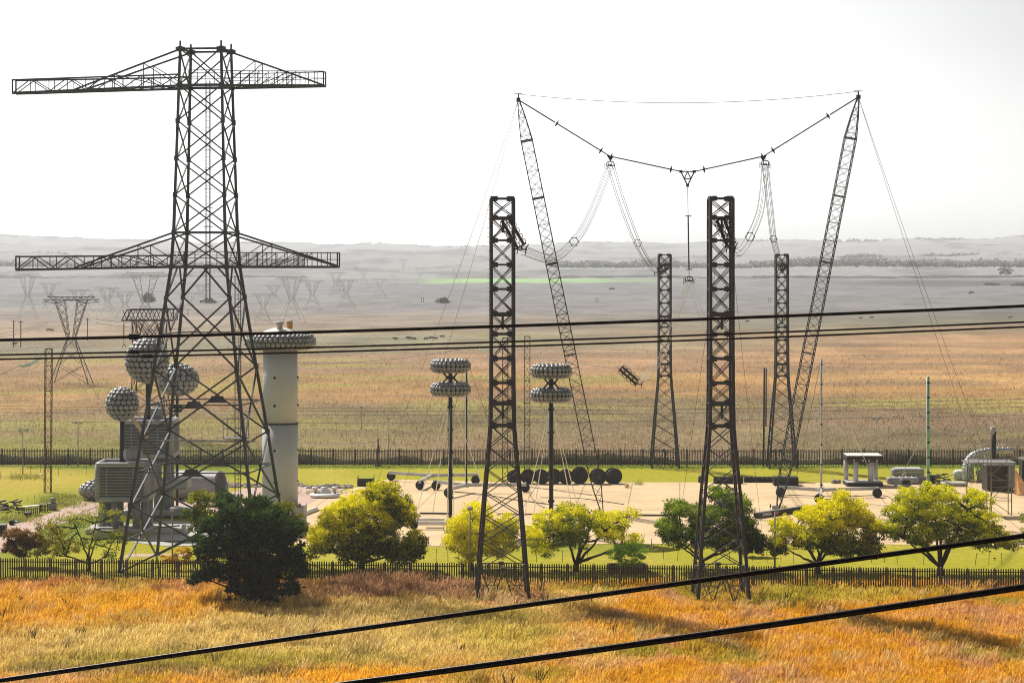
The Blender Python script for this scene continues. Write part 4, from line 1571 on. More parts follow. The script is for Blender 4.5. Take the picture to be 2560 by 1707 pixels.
s1, c1_, a1_, b1_, rr1 = torus_stand('left double torus stand of round grey discs on a black pole', 1126, (914.5, 973, 31), 50, 276, .6, .23)
s2, c2_, a2_, b2_, rr2 = torus_stand('right double torus stand of round grey discs, near the row of black drums', 1378, (927.5, 987.5, 32), 51.5, 272, .6, .25)
GS = 'pale stay rods of the torus stands'
for (c, z2, lst) in ((c1_, b1_, [(1035, 1300, 'outer left pale stay rod of the left torus stand'), (1082, 1280, 'inner left pale stay rod of the left torus stand'), (1117, 1330, 'near pale stay rod beside the left torus pole'), (1135, 1300, 'right pale stay rod beside the left torus pole'), (1225, 1268, 'far right pale stay rod of the left torus stand')]),
                     (c2_, b2_, [(1310, 1290, 'outer left pale stay rod of the right torus stand'), (1330, 1310, 'inner left pale stay rod of the right torus stand'), (1430, 1270, 'inner right pale stay rod of the right torus stand'), (1450, 1290, 'outer right pale stay rod of the right torus stand')])):
    for (gx, gy, lab) in lst:
        e = G(gx, gy)
        s = V((c.x, c.y, z2 - .7))
        md = s.lerp(e, .55)
        root = thing('stay_rod', lab, 'stay rod', e, 0, GS)
        MB().tube([s, md], .035, 5).build('rope', 'wire_pale', root)
        MB().tube([md, e], .055, 5).build('rod', 'white_ins', root)


# ------------------------------------------------------------------ three armed wheeled trolleys with poles
def trolley(label, hub, arms, wheels, pole=None, fork=False):
    h = V(hub)
    root = thing('wheeled_trolley', label, 'trolley', (h.x, h.y, 0), 0, 'three armed wheeled trolleys')
    zb = 1.15
    hc = V((h.x, h.y, zb))
    for a in arms:
        e = V((a[0], a[1], zb))
        mb = MB(); mb.bar(hc, e, .28, .42)
        mb.build('arm', 'beam', root)
    MB().box(hc, .7, .7, .54).build('hub', 'beam', root)
    mb = MB()
    for a in wheels:
        mb.box((a[0], a[1], .95), .22, .22, .9)
    mb.build('wheel_bracket', 'beam', root)
    for a in wheels:
        MB().lathe([(.30, -.26), (.58, -.26), (.62, -.16), (.62, .16), (.58, .26), (.30, .26)], 20, (a[0], a[1], .66), 'y').lathe([(.14, -.3), (.14, .3)], 10, (a[0], a[1], .66), 'y').build('wheel', 'rubber', root)
    return root


def gxy(px, py, dz=0.0):
    """ground point under something seen dz above the ground"""
    Z = F * (H - dz) / (py - Y0)
    return ((px - X0) / F * Z, Z)


trolley('back trolley of pale beams with three arms, furthest left on the pad', gxy(1080, 1188, 1.15), [gxy(973, 1181, 1.15), gxy(1049, 1204, 1.15), gxy(1197, 1186, 1.15)], [gxy(978, 1194, .4), gxy(1050, 1213, .6), gxy(1189, 1200, .6)])
hub2 = gxy(1166, 1212, 1.15)
trolley('front trolley of pale beams carrying the thin black pole', hub2, [gxy(1085, 1203, 1.15), gxy(1120, 1223, 1.15), gxy(1316, 1211, 1.15)], [gxy(1090, 1214, .6), gxy(1121, 1232, .6), gxy(1313, 1219, .6)])
hub3 = gxy(2053, 1224, 1.15)
trolley('right trolley of pale beams carrying the pale green pole', hub3, [gxy(1945, 1217, 1.15), gxy(2051, 1238, 1.15), gxy(2196, 1220, 1.15)], [gxy(1951, 1231, .6), gxy(2048, 1247, .6), gxy(2193, 1233, .6)])


def seg_pole(label, x, Z, ztop, zb, r, m, m2, seg=2.6, group='segmented insulating poles'):
    root = thing('insulating_pole', label, 'pole', (x, Z, zb), 0, group)
    MB().tube([(x, Z, zb), (x, Z, ztop)], r, 10).build('shaft', m, root)
    mb = MB()
    z = zb + .4
    while z < ztop:
        mb.lathe([(r * 1.35, -.10), (r * 1.35, .10)], 10, (x, Z, z)); z += seg
    mb.build('collar', m2, root)
    MB().tube([(x - r * .9, Z - r * .9, zb + .2), (x - r * .9, Z - r * .9, ztop - .2)], r * .28, 5).build('conduit', 'white_ins', root)
    return root


seg_pole('thin black pole rising behind the left double torus stand', hub2[0], hub2[1], P(0, 896, hub2[1]).z, 1.4, .13, M['black'], M['rubber'])
seg_pole('thin pale green pole standing on the right trolley', hub3[0], hub3[1], P(0, 896, hub3[1]).z, 1.4, .14, M['pale_pole'], M['black'])
q4 = gxy(2320, 1225)
seg_pole('bright green banded pole behind the yellow tree at the right', q4[0], q4[1], P(0, 941, q4[1]).z, 0, .21, M['green_pole'], M['black'], 2.0)
GP = 'guy ropes of the segmented poles'
tp3 = V((hub3[0], hub3[1], P(0, 896, hub3[1]).z)); tp2 = V((hub2[0], hub2[1], P(0, 896, hub2[1]).z)); tp4 = V((q4[0], q4[1], P(0, 941, q4[1]).z))
wire('guy rope falling right from the thin pole on the right trolley', sag_pts(tp3, V((gxy(2185, 1212)[0], gxy(2185, 1212)[1], 0.8)), .3), .04, 'wire_pale', group=GP, cat='guy rope')
wire('guy rope falling left from the thin pole on the right trolley', sag_pts(tp3, V((gxy(1990, 1212)[0], gxy(1990, 1212)[1], 0.8)), .3), .03, 'wire', group=GP, cat='guy rope')
wire('guy rope falling right from the black pole to behind the left near tower', sag_pts(tp2, V((gxy(1275, 1195)[0], gxy(1275, 1195)[1], .3)), .3), .03, 'wire', group=GP, cat='guy rope')
wire('guy rope falling steeply left from the black pole', sag_pts(tp2, V((gxy(1095, 1195)[0], gxy(1095, 1195)[1], .3)), .3), .03, 'wire', group=GP, cat='guy rope')
wire('guy rope falling left from the green banded pole', sag_pts(tp4 - V((0, 0, 6.6)), V((gxy(2240, 1215)[0], gxy(2240, 1215)[1], 0.2)), .1), .035, 'wire_pale', group=GP, cat='guy rope')
wire('thin guy wire in front of the portal tower on the right', sag_pts(P(1830, 640, 221), G(1905, 1330), .3), .018, 'wire', group=GP, cat='guy wire')
wire('thin guy wire dropping left of the central conductor frame', sag_pts(P(1790, 660, 225), G(1690, 1360), .2), .018, 'wire', group=GP, cat='guy wire')


# ------------------------------------------------------------------ cable drums
GD = 'row of black cable drums on the pad'
words = ['furthest left black cable drum, behind the left near tower', 'second black cable drum from the left, just right of the near tower', 'third black cable drum from the left in the row', 'fourth black cable drum, behind the right torus pole', 'fifth black cable drum, right of the torus pole', 'largest black cable drum, sixth in the row', 'black cable drum crossed by the leaning mast legs', 'rightmost black cable drum at the end of the row']
d0 = None
for i, (px, w_) in enumerate(zip([1286, 1320, 1353, 1385, 1415, 1449, 1495, 1533], [34, 35, 36, 36, 36, 41, 38, 38])):
    q = gxy(px, 1210 - (1 if i % 2 else 0)); r = w_ / 2 / F * q[1] * 1.04
    root = thing('cable_drum', words[i], 'cable drum', (q[0], q[1], 0), R((-1) ** i * 4 + 3 + (22 if i == 7 else 0)), GD)
    for s in (-1, 1):
        mb = MB(); mb.lathe([(.01, -.03), (r * .2, -.05), (r * .22, -.03), (r * .93, -.03), (r * .95, -.07), (r, -.07), (r, .07), (.01, .07)], 32, (0, s * .55, r), 'y')
        for k in range(8):
            a = math.pi / 4 * k
            mb.bar((math.cos(a) * r * .2, s * .55 - .06, r + math.sin(a) * r * .2), (math.cos(a) * r * .93, s * .55 - .06, r + math.sin(a) * r * .93), .05, .03, up=V((0, 1, 0)))
        mb.build('flange', 'black', root, world=False)
    mb = MB(); mb.lathe([(r * .84, -.5), (r * .84, .5)], 28, (0, 0, r), 'y'); mb.build('wound_cable', 'rubber', root, world=False)


def low_thing(name, label, cat, mb, m, group=None):
    return tag(mb.build(name, m), label, cat, group)


# black skip left
q = gxy(914, 1216)
root = thing('black_skip', 'open black steel skip with raised ends at the left edge of the pad', 'skip', (q[0], q[1], 0))
mb = MB()
mb.box((q[0], q[1], .55), 2.1, .08, .9); mb.box((q[0], q[1] + 1.2, .55), 2.1, .08, .9); mb.box((q[0], q[1] + .6, .15), 2.1, 1.2, .08)
mb.build('trough', 'black', root)
for s in (-1, 1):
    mb = MB(); x = q[0] + s * 1.08
    y0, y1 = q[1] - .05, q[1] + 1.25
    mb.add([(x - .05, y0, .05), (x - .05, y1, .05), (x - .05, y1, 1.45), (x - .05, y0, 1.05), (x + .05, y0, .05), (x + .05, y1, .05), (x + .05, y1, 1.45), (x + .05, y0, 1.05)], [(0, 1, 2, 3), (7, 6, 5, 4), (0, 4, 5, 1), (1, 5, 6, 2), (2, 6, 7, 3), (3, 7, 4, 0)])
    mb.build('end_plate', 'black', root)

# white disc base with two mushroom insulators
q = gxy(810, 1246); q = (q[0], q[1] + 1.6)
root = thing('disc_base_electrode', 'low white disc with a stepped cone and two tan stemmed mushrooms', 'electrode', (q[0], q[1], 0))
MB().lathe([(1.85, .08), (2.0, .2), (2.0, .42), (1.9, .5), (.2, .58), (.01, .58)], 40, (q[0], q[1], 0)).build('base_disc', 'white', root)
MB().lathe([(.95, .55), (.9, .75), (.42, 1.15), (.42, 1.3), (.01, 1.36)], 26, (q[0] - .1, q[1] + .3, 0)).build('stepped_cone', 'white', root)
for sx in (-1.3, 1.25):
    MB().lathe([(.20, .55), (.26, 1.0), (.4, 1.12)], 16, (q[0] + sx, q[1] + .1, 0)).build('stem', 'tan', root)
    MB().lathe([(.42, 1.1), (.42, 1.25), (.3, 1.36), (.01, 1.4)], 18, (q[0] + sx, q[1] + .1, 0)).build('mushroom_cap', 'white', root)

# post on a dark base, left
q = gxy(945, 1167)
root = thing('anchor_post', 'short black post on a dark block on the lawn in front of the far fence', 'post', (q[0], q[1], 0))
MB().box((q[0], q[1], .2), .95, .9, .4).build('block', 'disc_back', root)
MB().tube([(q[0], q[1], .3), (q[0], q[1], 4.2)], .1, 8).box((q[0] + .08, q[1], 2.7), .26, .2, 1.1).tube([(q[0], q[1], 4.2), (q[0], q[1], 6.4)], .03, 5).build('shaft', 'black', root)
# ------------------------------------------------------------------ right hand yard
q = gxy(2163, 1217); c = V((q[0], q[1] + 2.2, 0))
root = thing('portal_electrode', 'four columned grey stand with a thick rounded top slab at the right', 'electrode stand', c)
MB().rbox(c + V((0, 0, .28)), 5.0, 4.4, .55, .3).build('base_slab', 'disc_back', root)
MB().rbox(c + V((0, 0, .60)), 4.9, 4.3, .08, .3).build('base_cover', 'conc_block', root)
MB().rbox(c + V((0, 0, 3.78)), 5.0, 4.4, .80, .3).build('top_slab', 'rubber', root)
MB().rbox(c + V((0, 0, 4.23)), 4.8, 4.2, .10, .3).build('top_cover', 'white', root)
for sx, sy in ((-2.1, 1.5), (-1.2, -1.5), (.85, -1.5), (1.95, 1.5)):
    MB().tube([c + V((sx, sy, .6)), c + V((sx, sy, 3.4))], .32 if sy > 0 else .37, 14).build('column', 'pale_cyl', root)
mb = MB()
for x in (-1.5, -.3, .5, 1.6): mb.box(c + V((x, -2.26, 3.6)), .22, .12, .12)
mb.build('bolts', 'white', root)

for i, (px, lab) in enumerate(((2084, 'left of two small pale grey drums beside the four columned stand'), (2096, 'right of two small pale grey drums beside the four columned stand'))):
    q = gxy(px, 1209)
    low_thing('small_drum', lab, 'drum', MB().lathe([(.3, 0), (.34, .05), (.34, .5), (.3, .56), (.01, .56)], 16, (q[0], q[1], 0)), 'grey_paint', 'small pale drums')


def capsule(label, px0, px1, py, dep, hh, m, ribs=14, z0=0.0, dy=0.0):
    q0, q1 = gxy(px0, py), gxy(px1, py)
    x0, x1, Z = q0[0], q1[0], q0[1] + dep / 2 + dy
    root = thing('ribbed_shield', label, 'electrode shield', ((x0 + x1) / 2, Z, z0), 0, 'ribbed rounded shields on the yard')
    MB().rbox(((x0 + x1) / 2, Z, z0 + hh / 2), x1 - x0, dep, hh, min(hh, dep) * .48, 6).build('body', m, root)
    mb = MB()
    n = ribs
    for i in range(n):
        x = x0 + (x1 - x0) * (.12 + .76 * (i + .5) / n)
        pts = [(x, Z - dep / 2 - .02, z0 + hh * .5), (x, Z - dep / 2 + .12, z0 + hh * .82), (x, Z - dep * .28, z0 + hh + .02), (x, Z + dep * .28, z0 + hh + .02)]
        mb.tube(pts, .07, 5)
    mb.build('rib', 'white', root)
    return root


capsule('long ribbed pale shield lying behind the yard clutter', 2231, 2313, 1193, 2.2, 1.25, 'grey_paint')
capsule('low smooth pale shield in front of the long ribbed shield', 2219, 2300, 1211, 1.8, .95, 'grey_paint', 4)
capsule('greenish ribbed pale shield half hidden by the scaffold', 2386, 2432, 1201, 2.0, 1.35, 'pale_cyl', 7)
q = gxy(2265, 1217)
root = thing('ring_shield', 'small open rounded grey ring with a dark middle on the pad', 'electrode shield', (q[0], q[1], 0))
pts = []
for k in range(4):
    sx, sz = ((1, 1), (-1, 1), (-1, -1), (1, -1))[k]
    for t_ in range(4):
        a = math.pi / 2 * (k + t_ / 3)
        pts.append((q[0] + sx * .35 + .35 * math.cos(a), q[1], .65 + sz * .1 + .35 * math.sin(a)))
pts.append(pts[0])
MB().tube(pts, .17, 8, False).build('ring', 'grey_paint', root)
MB().box((q[0], q[1] + .2, .6), 1.2, .4, .6).build('core', 'disc_back', root)
MB().tube([(q[0] - .6, q[1], 1.1), (q[0] - .4, q[1], 1.7), (q[0] - .1, q[1], 1.9), (q[0], q[1], 1.4)], .05, 5).build('handle', 'white', root)
q = gxy(2240, 1216)
low_thing('small_ball', 'small pale round ball beside the open ring on the pad', 'ball', MB().lathe([(.25 * math.sin(a) + 1e-4, .27 - .25 * math.cos(a)) for a in np.linspace(0, math.pi, 9)], 14, (q[0], q[1], 0)), 'pale_cyl')
# slabs & scrap
rnd = random.Random(3)
for i, (px, py, w_, d_, h_, m_, lab) in enumerate([
    (2305, 1208, 1.6, 1.2, .9, 'grey_paint', 'grey machine housing beside the green banded pole'),
    (2330, 1210, 1.0, 1.2, 1.2, 'rubber', 'dark scrap bin right behind the green banded pole'),
    (2388, 1217, 3.3, 2.6, .55, 'conc_block', 'flat grey slab lying on dark blocks left of the scaffold'),
    (2353, 1213, 1.5, 1.5, .6, 'disc_back', 'low black box left of the flat grey slab')]):
    q = gxy(px, py)
    mb = MB(); mb.rbox((q[0], q[1] + d_ / 2, h_ * .75), w_, d_, h_ * .5, .1, 3)
    mb.box((q[0], q[1] + d_ / 2, h_ * .25), w_ * .92, d_ * .9, h_ * .5)
    mb.box((q[0] - w_ * .3, q[1] + .1, h_ + .06), w_ * .2, .2, .12)
    low_thing('yard_block', lab, 'equipment', mb, m_, 'blocks and boxes on the right of the yard')
mb = MB()
for k in range(26):
    q = gxy(rnd.uniform(2325, 2375), rnd.uniform(1198, 1208))
    a, z = rnd.uniform(0, 6.28), rnd.uniform(.1, .9)
    o = V((math.cos(a), math.sin(a), rnd.uniform(-.4, .4))) * rnd.uniform(.4, 1.1)
    c = V((q[0], q[1], z)); mb.bar(c - o, c + o, rnd.uniform(.05, .12))
low_thing('scrap_heap', 'tangled heap of dark scrap metal behind the flat slab', 'scrap', mb, 'dark_tank')

# dark transformer and silver duct
q = gxy(2500, 1229); c = V((q[0], q[1] + 1.8, 0))
root = thing('oil_transformer', 'large dark brown transformer tank with black bushing behind the scaffold', 'transformer', c)
MB().box(c + V((0, 0, 1.75)), 3.5, 3.4, 3.4).box(c + V((0, -1.72, 1.7)), 3.4, .1, .12).build('tank', 'dark_tank', root)
mb = MB()
for x in (-1.2, -.4, .4, 1.2): mb.box(c + V((x, -1.76, 1.7)), .07, .12, 3.2)
mb.build('stiffener', 'dark_tank', root)
MB().box(c + V((0, 0, 3.55)), 3.7, 3.6, .2).box(c + V((.4, -.6, 3.75)), 1.2, 1.0, .3).build('lid', 'grey_paint', root)
MB().tube([c + V((-.6, -.6, 3.6)), c + V((-.6, -.6, 7.9))], .33, 16).build('bushing', 'black', root)
MB().tube([c + V((-.7, -.6, 7.6)), c + V((-.7, -.6, 8.5))], .36, 14).tube([c + V((-.95, -.75, 4)), c + V((-.95, -.75, 7.9))], .05, 6).build('bushing_cap', 'grey_paint', root)
MB().box(c + V((1.0, -1.8, 2.2)), .45, .1, .25).build('name_plate', 'grey_paint', root)
q = gxy(2448, 1208); c = V((q[0], q[1] + 2.6, 0))
path = smooth_pts([c + V((-1.0, 0, .4)), c + V((-1.0, 0, 2.2)), c + V((-.2, 0, 3.6)), c + V((1.8, 0, 4.25)), c + V((5.2, 0, 4.35))], 10)
root = thing('ribbed_duct', 'fat ribbed silver duct bending over behind the dark transformer', 'duct', c)
MB().tube(path, [.78 if i < 12 else .78 - .36 * min(1, (i - 12) / 14) for i in range(len(path))], 18).build('duct', 'silver', root)
mb = MB()
for i in range(0, len(path) - 1, 2):
    rr = .84 if i < 12 else .84 - .36 * min(1, (i - 12) / 14)
    d = (path[i + 1] - path[i]).normalized() * .06
    mb.tube([path[i] - d, path[i] + d], rr, 18)
mb.build('rib', 'silver', root)
mb = MB()
for k in range(5): mb.tube([c + V((-1.6 + k * .55, -1.0, .1)), c + V((-1.5 + k * .5, -1.0, 2.2 + k * .3))], .07, 6)
mb.build('support_leg', 'green_pole', root)
mb = MB(); rq = random.Random(5)
for k in range(16):
    a_ = c + V((rq.uniform(-1.6, 1.8), rq.uniform(-1.9, -1.0), rq.uniform(.1, 2.6)))
    b_ = a_ + V((rq.uniform(-.8, .8), rq.uniform(-.1, .1), rq.uniform(.3, 1.6)))
    mb.tube([a_, b_], rq.uniform(.04, .13), 6)
mb.rbox(c + V((.6, -1.4, .9)), 1.0, .8, 1.8, .15, 3); mb.rbox(c + V((1.3, -1.7, .5)), .6, .6, 1.0, .1, 3)
mb.build('pipework', 'grey_column', root)

q = gxy(2543, 1232)
low_thing('grey_cylinder', 'upright grey cylinder just right of the dark transformer', 'cylinder', MB().lathe([(.42, .6), (.44, .7), (.44, 3.4), (.36, 3.6), (.01, 3.62)], 20, (q[0] - .6, q[1] + .6, 0)).bar((q[0] - .9, q[1] + .6, 0), (q[0] - .9, q[1] + .6, .7), .1).bar((q[0] - .3, q[1] + .6, 0), (q[0] - .3, q[1] + .6, .7), .1), 'grey_column')
q = gxy(2560, 1240); mb = MB()
mb.add([(q[0] - .6, q[1], .05), (q[0] + 1.2, q[1] - .8, .05), (q[0] + .9, q[1] - .6, .3), (q[0] - .7, q[1] + 2.2, 3.2), (q[0] - .8, q[1] + 2.2, .05),
        (q[0] - .45, q[1] + .1, .05), (q[0] + 1.3, q[1] - .7, .05), (q[0] + 1.0, q[1] - .5, .3), (q[0] - .55, q[1] + 2.3, 3.2), (q[0] - .65, q[1] + 2.3, .05)],
       [(0, 1, 2, 3, 4), (9, 8, 7, 6, 5), (0, 5, 6, 1), (1, 6, 7, 2), (2, 7, 8, 3), (3, 8, 9, 4), (4, 9, 5, 0)])
low_thing('plywood_panel', 'leaning orange plywood panel at the right edge', 'panel', mb, 'orange_wood')
q = gxy(2588, 1222)
root = thing('open_container', 'open fronted dark container with a pale roof at the right edge', 'container', (q[0], q[1] + 2, 0))
MB().box((q[0] + 1.2, q[1] + 3.6, 1.9), 5.2, .15, 3.8).box((q[0] + 3.7, q[1] + 2, 1.9), .15, 3.1, 3.8).box((q[0] - 1.4, q[1] + 2.5, 1.9), .12, 2.0, 3.8).build('wall', 'dark_tank', root)
MB().box((q[0] + 1.2, q[1] + 2, 3.9), 5.5, 3.5, .18).build('roof', 'scaffold', root)

# scaffold tower
q = gxy(2478, 1288)
cS = V((q[0], q[1], 0))
root = thing('scaffold_tower', 'brown tube scaffold with a flat top platform and guard rail at the right', 'scaffold', cS)
zt = P(0, 1151, q[1] + 4).z
W1 = 5.2
mb = MB()
lx = [-2.7, 0.15, .45, 2.15, 2.55]
mb.tube([cS + V((0.0, .0, 0)), cS + V((0.0, 0, zt))], .085, 8).tube([cS + V((-.28, 1.2, 0)), cS + V((-.28, 1.2, zt))], .06, 8)
mb.tube([cS + V((2.1, 0.2, 0)), cS + V((2.1, .2, zt))], .06, 8).tube([cS + V((2.35, -.6, 0)), cS + V((2.35, -.6, zt))], .06, 8).tube([cS + V((2.75, 1.4, 0)), cS + V((2.75, 1.4, zt))], .06, 8)
mb.tube([cS + V((-2.75, 1.0, 0)), cS + V((-2.75, 1, zt))], .09, 8).tube([cS + V((-2.45, 3.0, 0)), cS + V((-2.45, 3, zt))], .06, 8)
mb.build('standard', 'scaffold', root)
mb = MB()
for z in (1.8, 3.4, 4.3):
    mb.tube([cS + V((0, 0, z)), cS + V((2.4, -.2, z))], .05, 6)
    mb.tube([cS + V((-2.7, 1, z + .8)), cS + V((0, 0, z + .8))], .035, 6)
mb.build('ledger', 'scaffold', root)
mb = MB()
for (a, b) in (((0, 0, 1.8), (2.3, -.3, .2)), ((0, 0, 2.0), (2.4, -.2, 4.2)), ((0, 0, 5.0), (2.5, 0, 3.6)), ((0, .1, 4.9), (2.3, 0, 7)), ((0, 0, 2.6), (1.4, .3, 3.5)), ((-2.6, 1, 4.0), (0, 0, 6.5)), ((-2.2, 1.6, 3.6), (0, 0, 5.2))):
    mb.tube([cS + V(a), cS + V(b)], .045, 6)
mb.build('brace', 'scaffold', root)
MB().box(cS + V((0, 1.5, zt + .06)), 5.9, 4.0, .2).build('platform', 'steel_light', root)
mb = MB()
for x in (-2.8, -1.6, -1.0, -.5, 0.0):
    hh = 2.1 if x in (-1.6, -1.0, -.5) else 1.1
    mb.tube([cS + V((x, -.3, zt)), cS + V((x, -.3, zt + hh))], .03, 5)
for (x0, x1, z) in ((-2.8, 2.8, .55), (-2.8, 0, 1.05), (-1.7, 0, 2.1)):
    mb.tube([cS + V((x0, -.3, zt + z)), cS + V((x1, -.3, zt + z))], .03, 5)
mb.build('guard_rail', 'steel_light', root)

# ------------------------------------------------------------------ black barrier rolls behind the pad
GB = 'black rolls stacked along the back of the pad'
for i, (x0, x1, yb, hh, lab) in enumerate([
    (1744, 1760, 1208, 1.0, 'small upright black roll left of the right near tower'),
    (1785, 1858, 1210, 1.05, 'black ribbed roll pile behind the right near tower'),
    (1860, 1938, 1207, .85, 'long low black roll stretching right from the near tower')]):
    q0, q1 = gxy(x0, yb), gxy(x1, yb)
    mb = MB(); n = max(1, int((q1[0] - q0[0]) / .55))
    for k in range(n):
        x = q0[0] + (q1[0] - q0[0]) * (k + .5) / n
        mb.lathe([(.12, -.285), (hh * .49, -.28), (hh * .52, 0), (hh * .49, .28), (.12, .285)], 16, (x, q0[1] + .6, hh * .5), 'x')
    low_thing('rubber_roll', lab, 'rubber roll', mb, 'rubber', GB)
q = gxy(1966, 1215)
root = thing('black_block', 'large black slatted block under the right leaning mast', 'crate', (q[0], q[1], 0))
MB().box((q[0], q[1] + 1.2, .62), 3.3, 2.4, 1.15).build('body', 'black', root)
mb = MB()
for k in range(12): mb.box((q[0] - 1.5 + k * .27, q[1] - .03, .62), .1, .08, 1.2)
mb.build('slats', 'rubber', root)

# boom with lettering
a, b = V((*gxy(1888, 1297), .0)), V((*gxy(2010, 1279), .0))
d = (b - a); d.z = 0; L = d.length; dn = d.normalized(); nn = V((dn.y, -dn.x, 0))
root = thing('crane_boom', 'black crane boom with white and orange lettering lying on the pad', 'crane boom', a)
z0, z1 = .12, .72
mb = MB(); mb.bar(a + V((0, 0, .42)), b + V((0, 0, .42)), .5, .60); mb.build('boom_box', 'black', root)
MB().bar(a + V((0, 0, .735)), b + V((0, 0, .735)), .52, .04).build('top_plate', 'grey_column', root)


def lettering(body, u, size, m_, name='lettering'):
    cu = bpy.data.curves.new(name, 'FONT')
    cu.body = body; cu.size = size; cu.extrude = .006; cu.offset = .012
    cu.space_character = 1.02
    cu.materials.append(M[m_])
    o = bpy.data.objects.new(name, cu); COL.objects.link(o)
    o.parent = root
    dg = bpy.context.evaluated_depsgraph_get(); dg.update()
    me_ = bpy.data.meshes.new_from_object(o.evaluated_get(dg)); bpy.data.objects.remove(o)
    me_.materials.clear(); me_.materials.append(M[m_])
    o = bpy.data.objects.new(name, me_); COL.objects.link(o); o.parent = root
    pos = a + dn * u + nn * .262 + V((0, 0, .25)) - root.location
    o.location = pos
    o.rotation_euler = (R(90), 0, math.atan2(dn.y, dn.x))
    return o


lettering('ΩMEGA-', 1.15, .54, 'white_ins')
lettering('P&H', 3.55, .54, 'orange_text')

# marker with stand & microphone-like probe
q = gxy(1629, 1371)
root = thing('marker_post', 'small thin post on a white block at the front edge of the pad', 'post', (q[0], q[1], 0))
MB().box((q[0], q[1], .17), .26, .26, .34).build('block', 'white_ins', root); MB().tube([(q[0], q[1], .3), (q[0], q[1], 1.05)], .035, 6).build('rod', 'black', root)
q = gxy(1926, 1292)
root = thing('probe_stand', 'thin stand with a small black box beside the lamp post', 'stand', (q[0], q[1], 0))
MB().tube([(q[0], q[1], 0), (q[0], q[1], 1.1)], .02, 5).build('rod', 'wire', root); MB().box((q[0], q[1], 1.35), .16, .16, .42).build('box', 'black', root)


# ------------------------------------------------------------------ lamp posts
def lamp(label, px, pyb, pyt, heads, r=.075, Z=None, grp='floodlight posts'):
    q = gxy(px, pyb)
    if Z: q = (P(px, 0, Z).x, Z)
    zt = P(0, pyt, q[1]).z
    root = thing('lamp_post', label, 'lamp post', (q[0], q[1], 0), 0, grp)
    MB().tube([(q[0], q[1], 0), (q[0], q[1], zt - .3)], [r * 1.3, r * .8], 8).build('pole', 'steel_light', root)
    for (dx, tilt) in heads:
        mb = MB(); c = V((q[0] + dx, q[1], zt))
        mb.rbox(c, .52, .40, .36, .08, 3); mb.bar(V((q[0], q[1], zt - .35)), c - V((0, 0, .18)), .06)
        mb.build('lamp_head', 'grey_paint', root)
        MB().box(c + V((0, -.21, -.02)), .38, .02, .24).build('lamp_glass', 'pale_cyl', root)
    return root


lamp('lamp post with a single head in front of the small yellow tree', 1175, 1443, 1271, [(0, 0)])
lamp('lamp post with a single head left of the large yellow green tree', 1937, 1440, 1268, [(0, 0)])
lamp('lamp post with a single head in front of the plinth under the pylon', 431, 1446, 1274, [(0, 0)])
lamp('distant floodlight on a thin pole beyond the far fence, left of the torus stands', 972, 1160, 1046, [(0, 0)], .06)
lamp('distant double floodlight pole right of the four columned stand', 2190, 1161, 1046, [(-.35, 0), (.35, 0)], .05, Z=366)
lamp('twin headed floodlight pole on the left lawn', 195, 1168, 1056, [(-.3, 0), (.35, 0)], .07)
lamp('twin headed floodlight pole at the far left edge', 57, 1186, 1074, [(-.45, 0), (.5, 0)], .07)
lamp('very distant small lamp pole in the orange field', 903, 1075, 1018, [(0, 0)], .05)
lamp('small distant lamp peeking past the right torus pole', 1372, 1165, 1047, [(0, 0)], .05)


# ------------------------------------------------------------------ thin lattice masts and rear pylons
def thin_mast(label, px, pyt, pyb, hw, m, Z=None, n=None, lean=0.0, grp='thin straight lattice masts', w=.10):
    q = gxy(px, pyb)
    if Z: q = (P(px, 0, Z).x, Z)
    zt = P(0, pyt, q[1]).z
    root = thing('thin_lattice_mast', label, 'lattice mast', (q[0], q[1], 0), 0, grp)
    n = n or int(zt / (hw * 2.6))
    mb, mb2 = MB(), MB()
    for k in range(4):
        a = ((-1, -1), (1, -1), (1, 1), (-1, 1))[k]
        mb.bar((q[0] + a[0] * hw, q[1] + a[1] * hw, 0), (q[0] + a[0] * hw + lean, q[1] + a[1] * hw, zt), w)
    for i in range(n):
        z0, z1 = zt * i / n, zt * (i + 1) / n
        for f in range(4):
            c0, c1 = corners(z0, hw), corners(z1, hw)
            o = V((q[0] + lean * (i + .5) / n, q[1], 0))
            s = i % 2
            mb2.bar(o + c0[(f + s) % 4], o + c1[(f + 1 - s) % 4], w * .45)
            if i % 3 == 0: mb2.bar(o + c0[f], o + c0[(f + 1) % 4], w * .6)
    for f in range(4): mb2.bar(V((q[0] + lean, q[1], 0)) + corners(zt, hw)[f], V((q[0] + lean, q[1], 0)) + corners(zt, hw)[(f + 1) % 4], w)
    mb.build('chords', m, root); mb2.build('lacing', m, root)
    return root, V((q[0] + lean, q[1], zt))


mL, tL = thin_mast('thin rust red lattice mast on the left lawn', 119.5, 872, 1231, .42, 'red_mast', w=.09, lean=.12)
mC, tC_ = thin_mast('thin grey lattice mast right of the left near tower', 1318, 841, 1170, .40, 'mast_pale', Z=352)
mE, tE_ = thin_mast('thin reddish lattice mast seen through the left near tower', 1263, 845, 1205, .36, 'red_mast', Z=330)
root = thing('timber_pole', 'pair of dark slim poles with a pale insulator near the far right towers', 'pole', (P(1908, 0, 356).x, 356, 0))
x = P(1909, 0, 356).x
MB().tube([(x, 356, 0), (x + .1, 356, 14.8)], .13, 8).tube([(x + .35, 356, 6), (x + .38, 356, 14.6)], .10, 8).build('shaft', 'black', root)
MB().tube([(x + .62, 355.7, 9.5), (x + .62, 355.7, 13)], .07, 6).build('insulator', 'white_ins', root)


